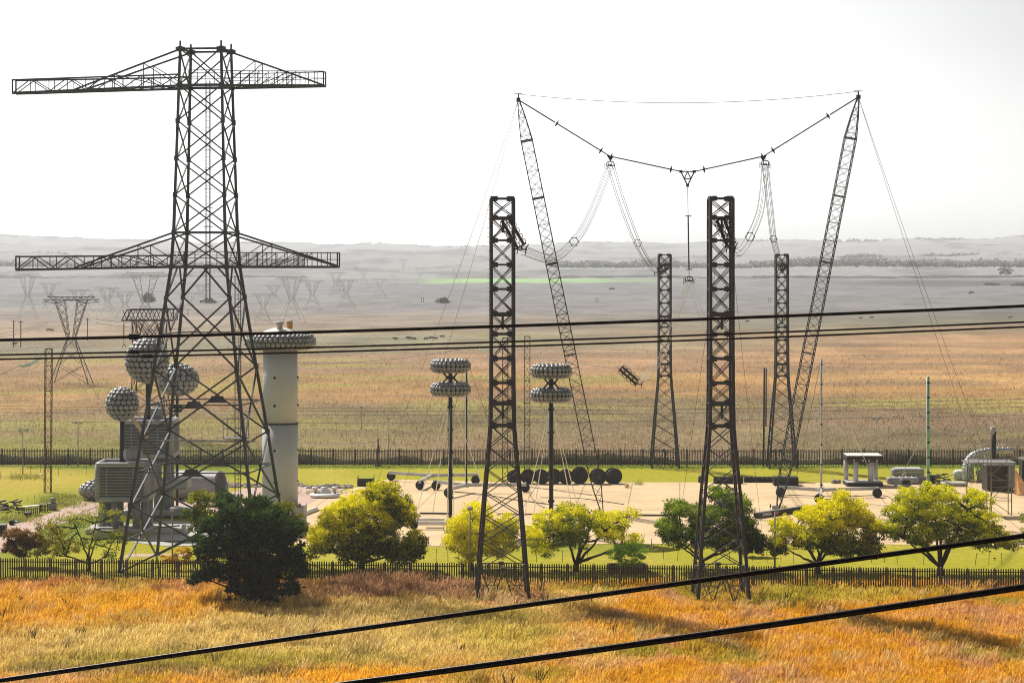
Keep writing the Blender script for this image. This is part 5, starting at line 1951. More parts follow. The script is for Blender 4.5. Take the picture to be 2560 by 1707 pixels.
def green_string(label, a, b, r=.075):
    a, b = V(a), V(b)
    root = thing('glass_insulator_string', label, 'insulator string', a, 0, 'pale green glass insulator strings')
    pts = sag_pts(a, b, .35, 14)
    mb = MB()
    for p_, q_ in zip(pts[:-1], pts[1:]):
        for t_ in (.25, .75):
            c = p_.lerp(q_, t_); d = (q_ - p_).normalized() * .05
            mb.tube([c - d, c + d], r, 8)
    mb.build('glass_discs', 'glass_ins', root)
    MB().tube(pts, .03, 4).build('link', 'wire', root)
    return root


for k in range(3):
    green_string(['top', 'middle', 'lowest'][k] + ' of three pale green insulator strings left of the rust red mast', P(106, 886 + k * 3, 316 + k), P(48 + k * 3, 914 + k * 1.5, 306))
wire('wire leading left from the green insulator strings out of frame', sag_pts(P(48, 914, 306), P(-60, 955, 300), .2), .03, 'wire', name='stay_wire', cat='wire')
for k in range(3):
    green_string(['top', 'middle', 'lowest'][k] + ' of three pale green insulator strings reaching the left near tower', P(1255 + k * 10, 850 + k * 6, 334), P(1150 + k * 25, 872 + k * 2, 338))
wire('long wire from the green insulator strings towards the cylinder', sag_pts(P(1150, 873, 338), P(640, 905, 345), .9), .035, 'wire', name='stay_wire', cat='wire')
wire('wire from the grey thin mast passing behind the leaning mast', sag_pts(P(1290, 868, 334), P(1406, 905, 320), .1), .03, 'wire', name='stay_wire', cat='wire')


def delta_pylon(label, x, Z, s, m='mast', grp='distant pylons on the plain', vstr=True, fine=1.0):
    """horse head pylon: splayed legs, waist, V window, wide cross arm. local height 20.4"""
    root = thing('distant_pylon', label, 'pylon', (x, Z, 0), 0, grp)
    W = .15 * fine
    zw, zt = 10.9, 20.4
    mb, br = MB(), MB()

    def seg(p, q, w_=W): mb.bar(p, q, w_)
    for sy in (-1, 1):
        for sx in (-1, 1):
            seg((sx * 4.7, sy * 3.2, 0), (sx * .9, sy * .8, zw))
            seg((sx * .9, sy * .8, zw), (sx * 3.9, sy * .8, zt - .2))
            seg((sx * .4, sy * .8, zw), (sx * 1.5, sy * .7, zt - .6), W * .8)
            for i in range(5):
                t0, t1 = i / 5, (i + 1) / 5
                xo = lambda t: sx * (.9 + 3.0 * t); xi = lambda t: sx * (.4 + 1.1 * t)
                zz = lambda t: zw + (zt - .3 - zw) * t
                br.bar((xo(t0), sy * .8, zz(t0)), (xi(t1), sy * .8, zz(t1)), W * .45)
                br.bar((xi(t0), sy * .8, zz(t0)), (xo(t1), sy * .8, zz(t1)), W * .45)
        # X bracing of the splayed body
        for (t0, t1) in ((0, .42), (.42, .75), (.75, 1)):
            xx = lambda t: 4.7 - 3.8 * t; yy = lambda t: 3.2 - 2.4 * t
            br.bar((-xx(t0), sy * yy(t0), zw * t0), (xx(t1), sy * yy(t1), zw * t1), W * .6)
            br.bar((xx(t0), sy * yy(t0), zw * t0), (-xx(t1), sy * yy(t1), zw * t1), W * .6)
        # cross arm truss
        seg((-6.8, 0, zt - .1), (6.8, 0, zt - .1)); seg((-5.6, sy * .7, zt + .55), (5.6, sy * .7, zt + .55))
        seg((-6.9, 0, zt - .6), (-3.4, sy * .7, zt - .9)); seg((6.9, 0, zt - .6), (3.4, sy * .7, zt - .9))
        seg((-3.4, sy * .7, zt - .9), (-1.5, sy * .7, zt - .3)); seg((3.4, sy * .7, zt - .9), (1.5, sy * .7, zt - .3)); seg((-1.5, sy * .7, zt - .3), (1.5, sy * .7, zt - .3))
        for i in range(18):
            x0 = -6.6 + i * .735; hi = zt + .55 if abs(x0) < 5.6 else zt
            br.bar((x0, sy * .4, zt - .4 if i % 2 else hi), (x0 + .735, sy * .4, hi if i % 2 else zt - .4), W * .45)
    for sx in (-1, 1):
        seg((sx * 5.6, 0, zt + .5), (sx * 4.9, 0, zt + 1.3), W * .7); seg((sx * 4.9, 0, zt + 1.3), (sx * 3.9, 0, zt + .5), W * .7)
        for (t0, t1) in ((0, .42), (.42, .75), (.75, 1)):
            xx = lambda t: 4.7 - 3.8 * t; yy = lambda t: 3.2 - 2.4 * t
            br.bar((sx * xx(t0), -yy(t0), zw * t0), (sx * xx(t1), yy(t1), zw * t1), W * .5)
    mb.build('frame', m, root, world=False); br.build('lattice', m, root, world=False)
    if vstr:
        iv = MB()
        for xc in (-5.3, 0, 5.3):
            iv.tube([(xc - 1.4, 0, zt - .5), (xc, 0, zt - 3.3), (xc + 1.4, 0, zt - .5)], .07 * fine, 5)
        iv.build('insulator_string', 'white_ins', root, world=False)
    root.scale = (s,) * 3
    return root


x = P(178, 0, 580).x
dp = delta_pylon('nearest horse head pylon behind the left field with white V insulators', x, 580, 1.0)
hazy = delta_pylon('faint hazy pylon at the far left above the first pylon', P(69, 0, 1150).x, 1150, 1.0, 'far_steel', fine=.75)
hz_list = [  # px, top row, Z, scale, label
    (123, 709, 1350, 1.05, 'faint hazy pylon rising just behind the nearest pylon'),
    (196, 724, 1180, .95, 'faint hazy pylon directly above the nearest pylon cross arm'),
    (268, 719, 1180, 1.0, 'faint hazy pylon between the nearest pylon and the square headed pylon'),
    (312, 728, 1150, .98, 'faint hazy pylon just above the square headed pylon'),
    (363, 682, 900, 1.28, 'tall pale twin pylon left of the great pylon body'),
    (474, 735, 1250, .9, 'faint pylon glimpsed through the left of the great pylon body'),
    (503, 712, 1500, .95, 'faint pylon glimpsed through the middle of the great pylon body'),
    (729, 692, 1080, 1.15, 'largest hazy pylon below the right lower cross arm'),
    (658, 735, 1060, .82, 'hazy pylon right of the great pylon leg below its arm'),
    (685, 714, 1500, .95, 'hazy pylon behind and left of the largest hazy pylon'),
    (781, 701, 1300, 1.0, 'hazy pylon just right of the largest hazy pylon'),
    (840, 680, 1700, 1.05, 'hazy pylon above and left of the right tall faint pylon'),
    (865, 699, 1350, 1.05, 'tall faint pylon near the middle left of the plain'),
    (890, 655, 3000, .9, 'tiny pylon far out at the left end of the row in the mist'),
    (909, 675, 2300, .9, 'small misty pylon left of the green strip'),
    (949, 697, 1700, .9, 'small misty pylon just below the start of the green strip'),
    (985, 675, 2200, .9, 'small misty pylon above the left end of the green strip'),
    (1009, 648, 3200, 1.0, 'tiny pylon high in the mist above the green strip'),
    (1050, 672, 2300, .9, 'small misty pylon in the middle of the green strip'),
    (1100, 668, 2600, .85, 'tiny misty pylon right of the middle of the green strip'),
    (1140, 672, 2500, .85, 'small misty pylon left of the thin guy wires at the green strip')]
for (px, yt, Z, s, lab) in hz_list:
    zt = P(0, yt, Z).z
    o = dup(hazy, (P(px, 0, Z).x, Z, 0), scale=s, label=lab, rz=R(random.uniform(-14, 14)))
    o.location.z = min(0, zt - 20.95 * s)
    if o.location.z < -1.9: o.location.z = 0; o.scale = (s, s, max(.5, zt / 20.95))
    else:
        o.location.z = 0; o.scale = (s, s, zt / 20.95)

# square headed pylon behind the spheres
Zq = 410.0; cq = P(374, 0, Zq)
root = thing('transmission_pylon', 'square headed reddish pylon rising behind the largest ball electrode', 'pylon', (cq.x, Zq, 0))
zt = P(0, 774, Zq).z
Ls = [(0, 3.6), (4.2, 3.1), (8.2, 2.7), (12, 2.5), (15.5, 2.5), (zt - 1.8, 2.6)]
for k in range(4):
    mb = MB()
    for (a, b) in zip(Ls[:-1], Ls[1:]): mb.bar(corners(*a)[k], corners(*b)[k], .17)
    mb.build('leg', 'red_mast', root, world=False)
mb = MB()
for (a, b) in zip(Ls[:-1], Ls[1:]):
    xface(mb, *a, *b, .10); 
    for f in range(4):
        mb.bar(corners(*b)[f], corners(*b)[(f + 1) % 4], .1)
xface(mb, 15.5, 2.4, zt - 1.8, 1.0, .1); xface(mb, 15.5, 1.0, zt - 1.8, 2.4, .1)
mb.build('lattice', 'red_mast', root, world=False)
mb = MB()
for sy in (-2.4, 2.4):
    mb.bar((-4.4, sy, zt - 1.8), (4.4, sy, zt - 1.8), .2); mb.bar((-3.5, sy, zt), (4.4, sy, zt + .1), .2); mb.bar((-4.4, sy, zt - 1.8), (-3.5, sy, zt), .16); mb.bar((4.4, sy, zt - 1.8), (4.4, sy, zt), .16)
    for i in range(12):
        x0 = -4.2 + i * .72
        mb.bar((x0, sy, zt - 1.8 if i % 2 else zt), (x0 + .72, sy, zt if i % 2 else zt - 1.8), .11)
for x_ in (-4.4, -2.2, 0, 2.2, 4.4): mb.bar((x_, -2.4, zt - 1.8), (x_, 2.4, zt - 1.8), .12); mb.bar((max(x_, -3.5), -2.4, zt), (max(x_, -3.5), 2.4, zt), .12)
mb.build('cross_arm', 'mast', root, world=False)
mb = MB()
mb.tube([(-4.4, 0, zt - 1.8), (-4.4, 0, zt - 5.9)], .05, 5); mb.tube([(-4.4, 0, zt - 2.4), (-4.4, 0, zt - 4.6)], .09, 6)
mb.tube([(-4.4, 0, zt - 5.9), (-4.75, 0, zt - 6.3), (-4.6, 0, zt - 6.5)], .06, 5); mb.tube([(-4.4, 0, zt - 5.9), (-4.05, 0, zt - 6.3), (-4.2, 0, zt - 6.5)], .06, 5)
mb.build('hanging_insulator', 'black', root, world=False)

# distribution wires and poles in the middle distance
for (px, yt, Z, lab) in ((34, 800, 800, 'left of two thin hazy poles at the far left of the field'), (52, 801, 800, 'right of two thin hazy poles at the far left of the field'), (219, 795, 860, 'thin hazy pole right of the nearest pylon'),
                         (1054, 763, 1500, 'left pole of a faint pair above the left torus stand'), (1059, 763, 1500, 'right pole of a faint pair above the left torus stand'),
                         (1490, 755, 1500, 'left pole of a faint pair beyond the chain'), (1495, 755, 1500, 'right pole of a faint pair beyond the chain'),
                         (1922, 752, 1500, 'left pole of a faint pair right of the far towers'), (1927, 752, 1500, 'right pole of a faint pair right of the far towers'),
                         (470, 778, 1200, 'thin hazy pole seen inside the great pylon')):
    zt = P(0, yt, Z).z
    xx = P(px, 0, Z).x
    tag(MB().tube([(xx, Z, 0), (xx, Z, max(3, zt))], .18, 6).bar((xx - .9, Z, max(3, zt) - .5), (xx + .9, Z, max(3, zt) - .5), .16).build('utility_pole', 'mast'), lab, 'utility pole', 'far utility poles')
k = 0
for (y0, y1, Z, sg) in ((1012, 992, 460, 1.2), (1019, 1002, 462, 1.2), (1027, 1012, 464, 1.3), (1050, 1033, 440, 1.0), (812, 838, 900, 3), (822, 848, 905, 3)):
    k += 1
    lab = ['uppermost', 'second', 'third', 'lowest'][k - 1] + ' thin wire crossing low over the olive field' if k < 5 else ['upper', 'lower'][k - 5] + ' hazy wire running right from the nearest pylon'
    pa, pb = (P(-200, y0, Z), P(2760, y1, Z)) if k < 5 else (P(240, y0 - 15, Z - 320 if False else 590), P(1240, y1 + 20, 900))
    tag(MB().tube(sag_pts(pa, pb, sg, 26), .035 if k < 5 else .04, 4).build('field_wire', 'wire'), lab, 'wire', 'thin wires over the field')
for j, (ya, yb_) in enumerate(((826, 838), (836, 846))):
    tag(MB().tube(sag_pts(P(120, 806 + j * 5, 580), P(-150, ya + 20, 480), 1.0, 16), .04, 4).build('field_wire', 'wire'), ['upper', 'lower'][j] + ' hazy wire running left from the nearest pylon', 'wire', 'thin wires over the field')

# ------------------------------------------------------------------ cattle, far off
cow0 = None
spots = [(989, 850.6), (1019, 848), (1026, 849.6), (1036, 851), (1065, 850.6), (1077, 848.5), (1089, 850), (1105, 845), (120, 828), (130, 829), (36, 863), (1868, 806), (2152, 798), (2178, 797), (2525, 797), (1000, 826)]
where = ['leftmost cow of the herd left of the near tower', 'second cow from the left in the distant herd', 'third cow from the left in the distant herd', 'fourth cow in the distant herd', 'fifth cow in the distant herd', 'sixth cow in the distant herd', 'seventh cow in the distant herd', 'rightmost cow of the distant herd', 'left cow of a pair beyond the nearest pylon', 'right cow of a pair beyond the nearest pylon', 'lone cow at the far left edge of the field', 'lone cow right of the near rusty tower', 'left cow of a pair under the upper conductor', 'right cow of a pair under the upper conductor', 'lone cow at the far right edge of the field', 'lone cow standing above the left herd']
for i, (px, py) in enumerate(spots):
    q = gxy(px, py)
    if cow0 is None:
        mb = MB()
        body = [(-1.0, 0, 1.05), (-.8, 0, 1.1), (-.2, 0, 1.0), (.5, 0, 1.08), (.95, 0, 1.15), (1.3, 0, 1.25), (1.55, 0, 1.15), (1.8, 0, .95)]
        mb.tube([V(p_) for p_ in body], [.22, .38, .44, .42, .34, .2, .19, .10], 10)
        for (lx_, ly_) in ((-.75, .2), (-.75, -.2), (.65, .2), (.65, -.2)):
            mb.tube([(lx_, ly_, .95), (lx_ + (-.06 if lx_ < 0 else .03), ly_, .5), (lx_, ly_, 0)], [.13, .075, .06], 6)
        mb.tube([(-1.15, 0, 1.2), (-1.3, 0, .9), (-1.28, 0, .45)], .035, 4)
        mb.bar((1.5, -.2, 1.35), (1.5, .2, 1.35), .07)
        cow0 = tag(mb.build('cow', 'cow', None), where[0], 'cow', 'cattle grazing on the plain')
        cow0.location = (q[0], q[1], 0)
        o = cow0
    else:
        o = cow0.copy(); COL.objects.link(o); o.location = (q[0], q[1], 0); o['label'] = where[i] + ', small and dark'
    o.rotation_euler = (0, 0, random.uniform(-.7, .7) + (math.pi if i % 3 == 0 else 0))
    o.scale = (.72,) * 3
# ------------------------------------------------------------------ trees
def limb_tubes(mb, a, b, r0, r1, wob, n=6, seed=0):
    rr = random.Random(seed)
    a, b = V(a), V(b)
    L = (b - a).length
    pts, rs = [], []
    off = V((0, 0, 0))
    for i in range(n + 1):
        t = i / n
        if 0 < i < n: off += V((rr.uniform(-1, 1), rr.uniform(-1, 1), rr.uniform(-.6, .9))) * wob * L / n
        pts.append(a.lerp(b, t) + off * (1 - t * .3))
        rs.append(r0 + (r1 - r0) * t)
    mb.tube(pts, rs, 7)
    return pts


def leaf_cloud(centres, radii, n_per, size, top_col, low_col, mixf, elong=1.0, spray=False, up_bias=.35):
    """centres (k,3), radii (k,) -> quads (k*n*4,3) + colours"""
    k = len(centres)
    N = k * n_per
    d = RNG.normal(size=(N, 3)); d /= np.linalg.norm(d, axis=1)[:, None]
    d[:, 2] = d[:, 2] * .8 + up_bias * .4
    rad = RNG.random(N) ** 0.45
    c = np.repeat(centres, n_per, 0)
    r = np.repeat(radii, n_per)
    pos = c + d * (r * rad)[:, None] * np.array((1, 1, .75))
    if spray:
        ax = d + RNG.normal(size=(N, 3)) * .35
    else:
        ax = RNG.normal(size=(N, 3))
    ax /= np.linalg.norm(ax, axis=1)[:, None]
    nn = d * .6 + RNG.normal(size=(N, 3)) * .55 + np.array((0, .15, .5))
    s = np.cross(ax, nn); s /= (np.linalg.norm(s, axis=1)[:, None] + 1e-9)
    L = size * RNG.uniform(.6, 1.3, N)[:, None] * elong
    W = size * RNG.uniform(.5, 1.0, N)[:, None] / (elong if spray else 1)
    v = np.stack([pos - ax * L * .5 - s * W * .2, pos - s * W * .5, pos + ax * L * .5, pos + s * W * .5], 1).reshape(-1, 3)
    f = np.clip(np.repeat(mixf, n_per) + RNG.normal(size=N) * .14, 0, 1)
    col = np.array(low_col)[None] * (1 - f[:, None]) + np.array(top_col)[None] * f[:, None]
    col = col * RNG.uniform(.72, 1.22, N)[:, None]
    return v, np.repeat(col, 4, 0)


GT_ = 'trees along the inside of the near fence'


def tree(label, base, Z, blobs, top_col, low_col, dens=1.0, leaf=.19, depth=.85, yshift=.5, sub=.62, limbs=True, trunk_r=.26, name='tree', cat='tree', group=None, spray=False, elong=1.0, fork=.22, seed=1, sparse=1.0, limb_r=.1):
    s = Z / F
    bx = P(base[0], 0, Z).x
    root = thing(name, label, cat, (bx, Z, 0), 0, group)
    rr = random.Random(seed)
    cs, rs, fs = [], [], []
    zs = [H - (b[1] - Y0) * s for b in blobs]
    zmin, zmax = min(zs), max(zs)
    ctr = []
    W = (max(b[0] + b[2] for b in blobs) - min(b[0] - b[2] for b in blobs)) * s
    xm = (max(b[0] + b[2] for b in blobs) + min(b[0] - b[2] for b in blobs)) / 2
    for b in blobs:
        x, z = (b[0] - X0) * s, H - (b[1] - Y0) * s
        fy = b[4] if len(b) > 4 else None
        edge = min(1, abs(b[0] - xm) * s / (W / 2 + .01))
        dy0 = math.sqrt(max(0, 1 - edge ** 2)) * W * .5 * depth * .55
        for dy in ((-dy0, dy0 * .2, dy0) if dy0 > 1.2 else (0,)):
            y = Z + dy + rr.uniform(-.4, .4)
            rx, rz = b[2] * s, b[3] * s
            # perspective: keep direction as seen for the middle layer only; outer layers shrink a little
            kk = 1.0 if abs(dy) < dy0 * .5 or dy0 <= 1.2 else .88
            ctr.append((x, y, z))
            n = max(3, int(rx * rz * 13 * kk * dens / max(.2, sub ** 2) * .42))
            for i in range(n):
                a = rr.uniform(0, 2 * math.pi); q = rr.random() ** .5
                ux, uz = math.cos(a) * q, math.sin(a) * q
                uy = rr.uniform(-1, 1) * math.sqrt(max(0, 1 - q * q))
                p = (x + ux * rx * kk * .9, y + uy * rx * .9, z + uz * rz * kk * .9)
                cs.append(p); rs.append(sub * rr.uniform(.6, 1.15))
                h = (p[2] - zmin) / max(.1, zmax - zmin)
                base_f = (fy * .85 - .06 if fy is not None else .8 * h) + uz * .50  # yellow-green leaf mix, with crown shade painted in towards the bottom
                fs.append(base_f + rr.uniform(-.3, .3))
    cs = np.array(cs); rs = np.array(rs); fs = np.clip(np.array(fs), 0, 1)
    n_per = int(52 * sparse)
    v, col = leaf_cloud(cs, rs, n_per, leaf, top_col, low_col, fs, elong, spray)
    v = v - np.array((bx, Z, 0))
    keep = v.reshape(-1, 4, 3)[:, :, 2].min(1) > 0.02
    v = v.reshape(-1, 4, 3)[keep].reshape(-1, 3); col = col.reshape(-1, 4, 3)[keep].reshape(-1, 3)
    o = np_mesh('crown', v, 4, M['leaf'], col); o.parent = root
    if limbs:
        mb = MB()
        zf = zmin * fork + .6
        ft = V((bx, Z, max(.5, zf)))
        limb_tubes(mb, (bx, Z, -.1), ft, trunk_r * 1.25, trunk_r * .85, .12, 4, seed)
        idx = list(range(len(ctr))); rr.shuffle(idx)
        mains = []
        for i in idx[:6]:
            e = V(ctr[i]); e = ft.lerp(e, .8)
            mid = ft.lerp(e, .5) + V((0, 0, -.06 * (e - ft).length))
            p_ = limb_tubes(mb, ft - V((0, 0, .15)), e, trunk_r * .55, .05, .25, 7, seed + i)
            mains.append(p_)
        mb.build('trunk', 'bark', root)
        mb = MB()
        for i in idx:
            e = V(ctr[i]); best = min((q for p_ in mains for q in p_[1:]), key=lambda q: (q - e).length)
            limb_tubes(mb, best, e, limb_r, .03, .3, 6, seed + 50 + i)
            for k in range(4):
                j = rr.randrange(len(cs)); t = V(cs[j])
                if (t - e).length < 2.4: limb_tubes(mb, e, t, .04, .015, .3, 4, seed + k)
        mb.build('branches', 'bark', root)
    return root


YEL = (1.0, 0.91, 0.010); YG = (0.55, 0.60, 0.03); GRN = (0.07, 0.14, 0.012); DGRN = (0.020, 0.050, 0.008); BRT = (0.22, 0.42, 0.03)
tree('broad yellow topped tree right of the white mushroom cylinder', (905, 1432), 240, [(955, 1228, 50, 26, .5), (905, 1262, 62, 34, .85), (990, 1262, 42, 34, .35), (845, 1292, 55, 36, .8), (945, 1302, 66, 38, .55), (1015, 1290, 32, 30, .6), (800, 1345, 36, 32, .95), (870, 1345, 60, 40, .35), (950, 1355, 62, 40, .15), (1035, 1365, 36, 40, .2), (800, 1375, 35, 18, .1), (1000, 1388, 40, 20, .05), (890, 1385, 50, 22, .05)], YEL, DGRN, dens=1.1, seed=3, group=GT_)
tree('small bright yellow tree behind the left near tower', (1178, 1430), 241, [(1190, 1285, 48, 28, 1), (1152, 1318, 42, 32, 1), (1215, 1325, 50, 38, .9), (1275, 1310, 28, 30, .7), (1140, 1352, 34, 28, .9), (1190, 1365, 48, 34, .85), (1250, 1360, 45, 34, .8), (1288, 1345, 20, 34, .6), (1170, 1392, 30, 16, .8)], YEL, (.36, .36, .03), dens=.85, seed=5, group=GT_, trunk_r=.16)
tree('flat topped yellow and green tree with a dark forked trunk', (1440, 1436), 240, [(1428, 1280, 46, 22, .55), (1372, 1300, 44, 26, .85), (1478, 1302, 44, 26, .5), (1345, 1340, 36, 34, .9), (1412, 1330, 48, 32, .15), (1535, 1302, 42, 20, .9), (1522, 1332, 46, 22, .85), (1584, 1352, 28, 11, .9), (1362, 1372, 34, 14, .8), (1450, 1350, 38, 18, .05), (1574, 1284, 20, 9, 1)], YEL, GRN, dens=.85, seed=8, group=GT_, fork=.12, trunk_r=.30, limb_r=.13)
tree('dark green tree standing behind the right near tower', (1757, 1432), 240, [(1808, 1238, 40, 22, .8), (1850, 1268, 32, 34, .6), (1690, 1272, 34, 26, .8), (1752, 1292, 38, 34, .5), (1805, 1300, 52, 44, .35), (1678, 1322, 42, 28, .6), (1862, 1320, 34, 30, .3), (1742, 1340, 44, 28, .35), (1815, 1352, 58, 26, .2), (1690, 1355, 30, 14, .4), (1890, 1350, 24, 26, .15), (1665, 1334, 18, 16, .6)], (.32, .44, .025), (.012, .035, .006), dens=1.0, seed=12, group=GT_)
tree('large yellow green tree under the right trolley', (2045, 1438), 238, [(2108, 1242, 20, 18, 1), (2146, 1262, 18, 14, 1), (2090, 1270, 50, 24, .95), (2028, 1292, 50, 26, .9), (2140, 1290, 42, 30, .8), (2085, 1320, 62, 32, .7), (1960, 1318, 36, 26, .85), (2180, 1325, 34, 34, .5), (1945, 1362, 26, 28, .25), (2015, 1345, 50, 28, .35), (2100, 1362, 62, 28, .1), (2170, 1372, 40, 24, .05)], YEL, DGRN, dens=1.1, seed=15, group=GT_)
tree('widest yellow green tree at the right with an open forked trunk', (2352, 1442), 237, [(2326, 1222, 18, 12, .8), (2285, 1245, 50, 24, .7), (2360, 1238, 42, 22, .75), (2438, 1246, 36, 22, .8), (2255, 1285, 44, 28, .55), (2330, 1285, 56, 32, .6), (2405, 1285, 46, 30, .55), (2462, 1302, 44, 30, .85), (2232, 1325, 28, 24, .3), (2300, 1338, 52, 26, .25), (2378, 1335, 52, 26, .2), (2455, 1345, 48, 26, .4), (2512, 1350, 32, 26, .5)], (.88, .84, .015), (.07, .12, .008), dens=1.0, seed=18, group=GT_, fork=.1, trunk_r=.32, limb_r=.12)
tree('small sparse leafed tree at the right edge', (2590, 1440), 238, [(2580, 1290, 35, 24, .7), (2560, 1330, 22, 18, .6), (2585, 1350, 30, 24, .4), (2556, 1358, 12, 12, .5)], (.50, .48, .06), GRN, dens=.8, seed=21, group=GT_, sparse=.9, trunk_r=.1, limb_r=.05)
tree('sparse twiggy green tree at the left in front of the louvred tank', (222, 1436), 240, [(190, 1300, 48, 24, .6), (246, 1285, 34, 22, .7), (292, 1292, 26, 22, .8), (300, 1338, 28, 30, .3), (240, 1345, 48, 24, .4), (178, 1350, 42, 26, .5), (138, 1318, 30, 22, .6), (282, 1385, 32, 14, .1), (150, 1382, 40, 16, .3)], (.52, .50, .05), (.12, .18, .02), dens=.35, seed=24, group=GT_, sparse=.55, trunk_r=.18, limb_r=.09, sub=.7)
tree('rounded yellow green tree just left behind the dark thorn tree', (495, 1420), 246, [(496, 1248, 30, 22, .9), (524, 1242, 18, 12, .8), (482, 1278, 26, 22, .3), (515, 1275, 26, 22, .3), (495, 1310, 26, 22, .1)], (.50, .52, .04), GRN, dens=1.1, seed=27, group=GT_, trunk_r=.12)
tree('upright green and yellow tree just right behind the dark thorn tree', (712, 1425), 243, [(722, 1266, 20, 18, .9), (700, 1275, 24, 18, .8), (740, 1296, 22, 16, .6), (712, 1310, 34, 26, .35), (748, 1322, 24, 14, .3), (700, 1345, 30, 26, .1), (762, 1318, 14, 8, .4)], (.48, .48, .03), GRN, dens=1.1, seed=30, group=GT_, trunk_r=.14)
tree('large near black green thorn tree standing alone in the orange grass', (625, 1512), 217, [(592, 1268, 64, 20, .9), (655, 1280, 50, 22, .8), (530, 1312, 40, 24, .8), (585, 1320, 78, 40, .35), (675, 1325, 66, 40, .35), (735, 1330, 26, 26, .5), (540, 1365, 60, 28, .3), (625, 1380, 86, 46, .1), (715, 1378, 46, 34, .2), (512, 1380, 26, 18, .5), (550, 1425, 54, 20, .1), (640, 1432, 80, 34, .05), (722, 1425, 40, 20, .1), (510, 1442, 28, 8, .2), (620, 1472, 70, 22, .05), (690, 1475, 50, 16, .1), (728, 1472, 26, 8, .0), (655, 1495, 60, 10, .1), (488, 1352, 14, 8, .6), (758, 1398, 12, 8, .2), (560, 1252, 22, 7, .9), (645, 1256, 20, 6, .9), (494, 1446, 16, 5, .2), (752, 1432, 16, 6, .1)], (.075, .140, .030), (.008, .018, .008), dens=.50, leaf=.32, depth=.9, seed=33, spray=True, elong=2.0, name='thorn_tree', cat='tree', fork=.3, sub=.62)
# shrubs
GS_ = 'shrubs in the compound'
tree('bright green round shrub in a brick planter behind the fence', (1565, 1440), 238, [(1560, 1368, 26, 14, .9), (1590, 1366, 20, 12, .9), (1540, 1384, 24, 16, .7), (1570, 1390, 36, 18, .5), (1602, 1382, 20, 16, .7), (1572, 1412, 34, 16, .3)], (.40, .66, .05), (.22, .42, .03), dens=1.2, limbs=False, seed=40, name='shrub', cat='shrub', group=GS_, sub=.45, leaf=.14)
tree('dark clipped block of hedge behind the right near tower', (1885, 1400), 252, [(1870, 1352, 28, 20, .2), (1900, 1352, 16, 18, .2), (1878, 1372, 30, 14, .0)], (.10, .15, .03), (.02, .04, .01), dens=1.6, limbs=False, seed=43, name='hedge_block', cat='hedge', group=GS_, sub=.45)
tree('golden yellow shrub at the foot of the great pylon', (448, 1425), 241, [(455, 1382, 24, 16, 1), (425, 1395, 22, 12, .9), (472, 1396, 14, 12, .9), (440, 1408, 34, 10, .7)], (.85, .55, .03), (.40, .30, .03), dens=1.0, limbs=False, seed=46, name='shrub', cat='shrub', group=GS_, sub=.4)
tree('rust red clump of tall reeds beside the gravel path', (55, 1425), 244, [(40, 1340, 26, 18, .9), (72, 1340, 28, 18, .8), (30, 1370, 20, 20, .4), (60, 1372, 42, 20, .3), (95, 1362, 24, 22, .5)], (.30, .17, .05), (.10, .055, .02), dens=1.3, limbs=False, seed=49, name='reed_clump', cat='reeds', group=GS_, spray=True, elong=2.2, leaf=.28, sub=.6)
tree('brownish green bush between the reeds and the sparse tree', (120, 1425), 242, [(110, 1320, 24, 16, .6), (130, 1345, 36, 22, .5), (165, 1370, 40, 22, .5), (110, 1378, 30, 16, .4)], (.42, .36, .05), (.20, .15, .03), dens=1.3, limbs=False, seed=52, name='shrub', cat='shrub', group=GS_, sparse=.7, sub=.6)
tree('young reddish green bush growing left of the plinth by the path', (135, 1400), 248, [(128, 1318, 14, 12, .6), (140, 1335, 18, 14, .4)], (.24, .18, .04), (.12, .11, .03), dens=.8, limbs=False, seed=53, name='shrub', cat='shrub', group=GS_, sparse=.6, sub=.5)
q = G(1572, 1436)
mb = MB()
for (ax, ay, sx_, sy_) in ((0, -1.2, 3.8, .22), (0, 1.2, 3.8, .22), (-1.9, 0, .22, 2.6), (1.9, 0, .22, 2.6)): mb.box((q.x + ax, q.y + 2.4 + ay, .35), sx_, sy_, .7)
tag(mb.build('brick_planter', 'brick'), 'low brick planter box holding the bright green shrub', 'planter')

# far solitary trees, bushes
for (px, py, Zf_, w_, h_, lab) in ((1108, 757, 1480, 19, 13, 'round hazy tree alone on the grey plain left of the near tower'), (2515, 677, 2700, 22, 14, 'large hazy round tree on the grey plain at the far right'), (522, 757, 1480, 22, 10, 'hazy dark bush on the plain behind the great pylon'), (372, 748, 1500, 16, 20, 'hazy tall tree behind the twin pylon'),
                                   (1531, 726, 2000, 8, 5, 'small hazy bush on the plain beyond the chain'), (2425, 736, 1800, 7, 6, 'small hazy bush between the guy wires at the right'), (2560, 715, 2200, 40, 9, 'hazy thicket on the plain at the right edge'), (2480, 712, 2250, 20, 5, 'low hazy thicket left of the right edge thicket'), (1940, 770, 1450, 5, 10, 'small hazy bush beside the far right tower')):
    tree(lab, (px, py), Zf_, [(px - w_ * .4, py, w_ * .6, h_ * .7), (px + w_ * .4, py + 1, w_ * .6, h_ * .65), (px, py - h_ * .25, w_ * .6, h_ * .7), (px, py + h_ * .4, w_ * .8, h_ * .5)], (.05, .055, .04), (.03, .035, .03), dens=14.0 / (Zf_ / 240) ** 2, leaf=.9, sub=2.4, limbs=False, seed=int(px), name='distant_tree', cat='tree', group='solitary trees and bushes on the plain')
    o = COL.objects[-1] if False else None


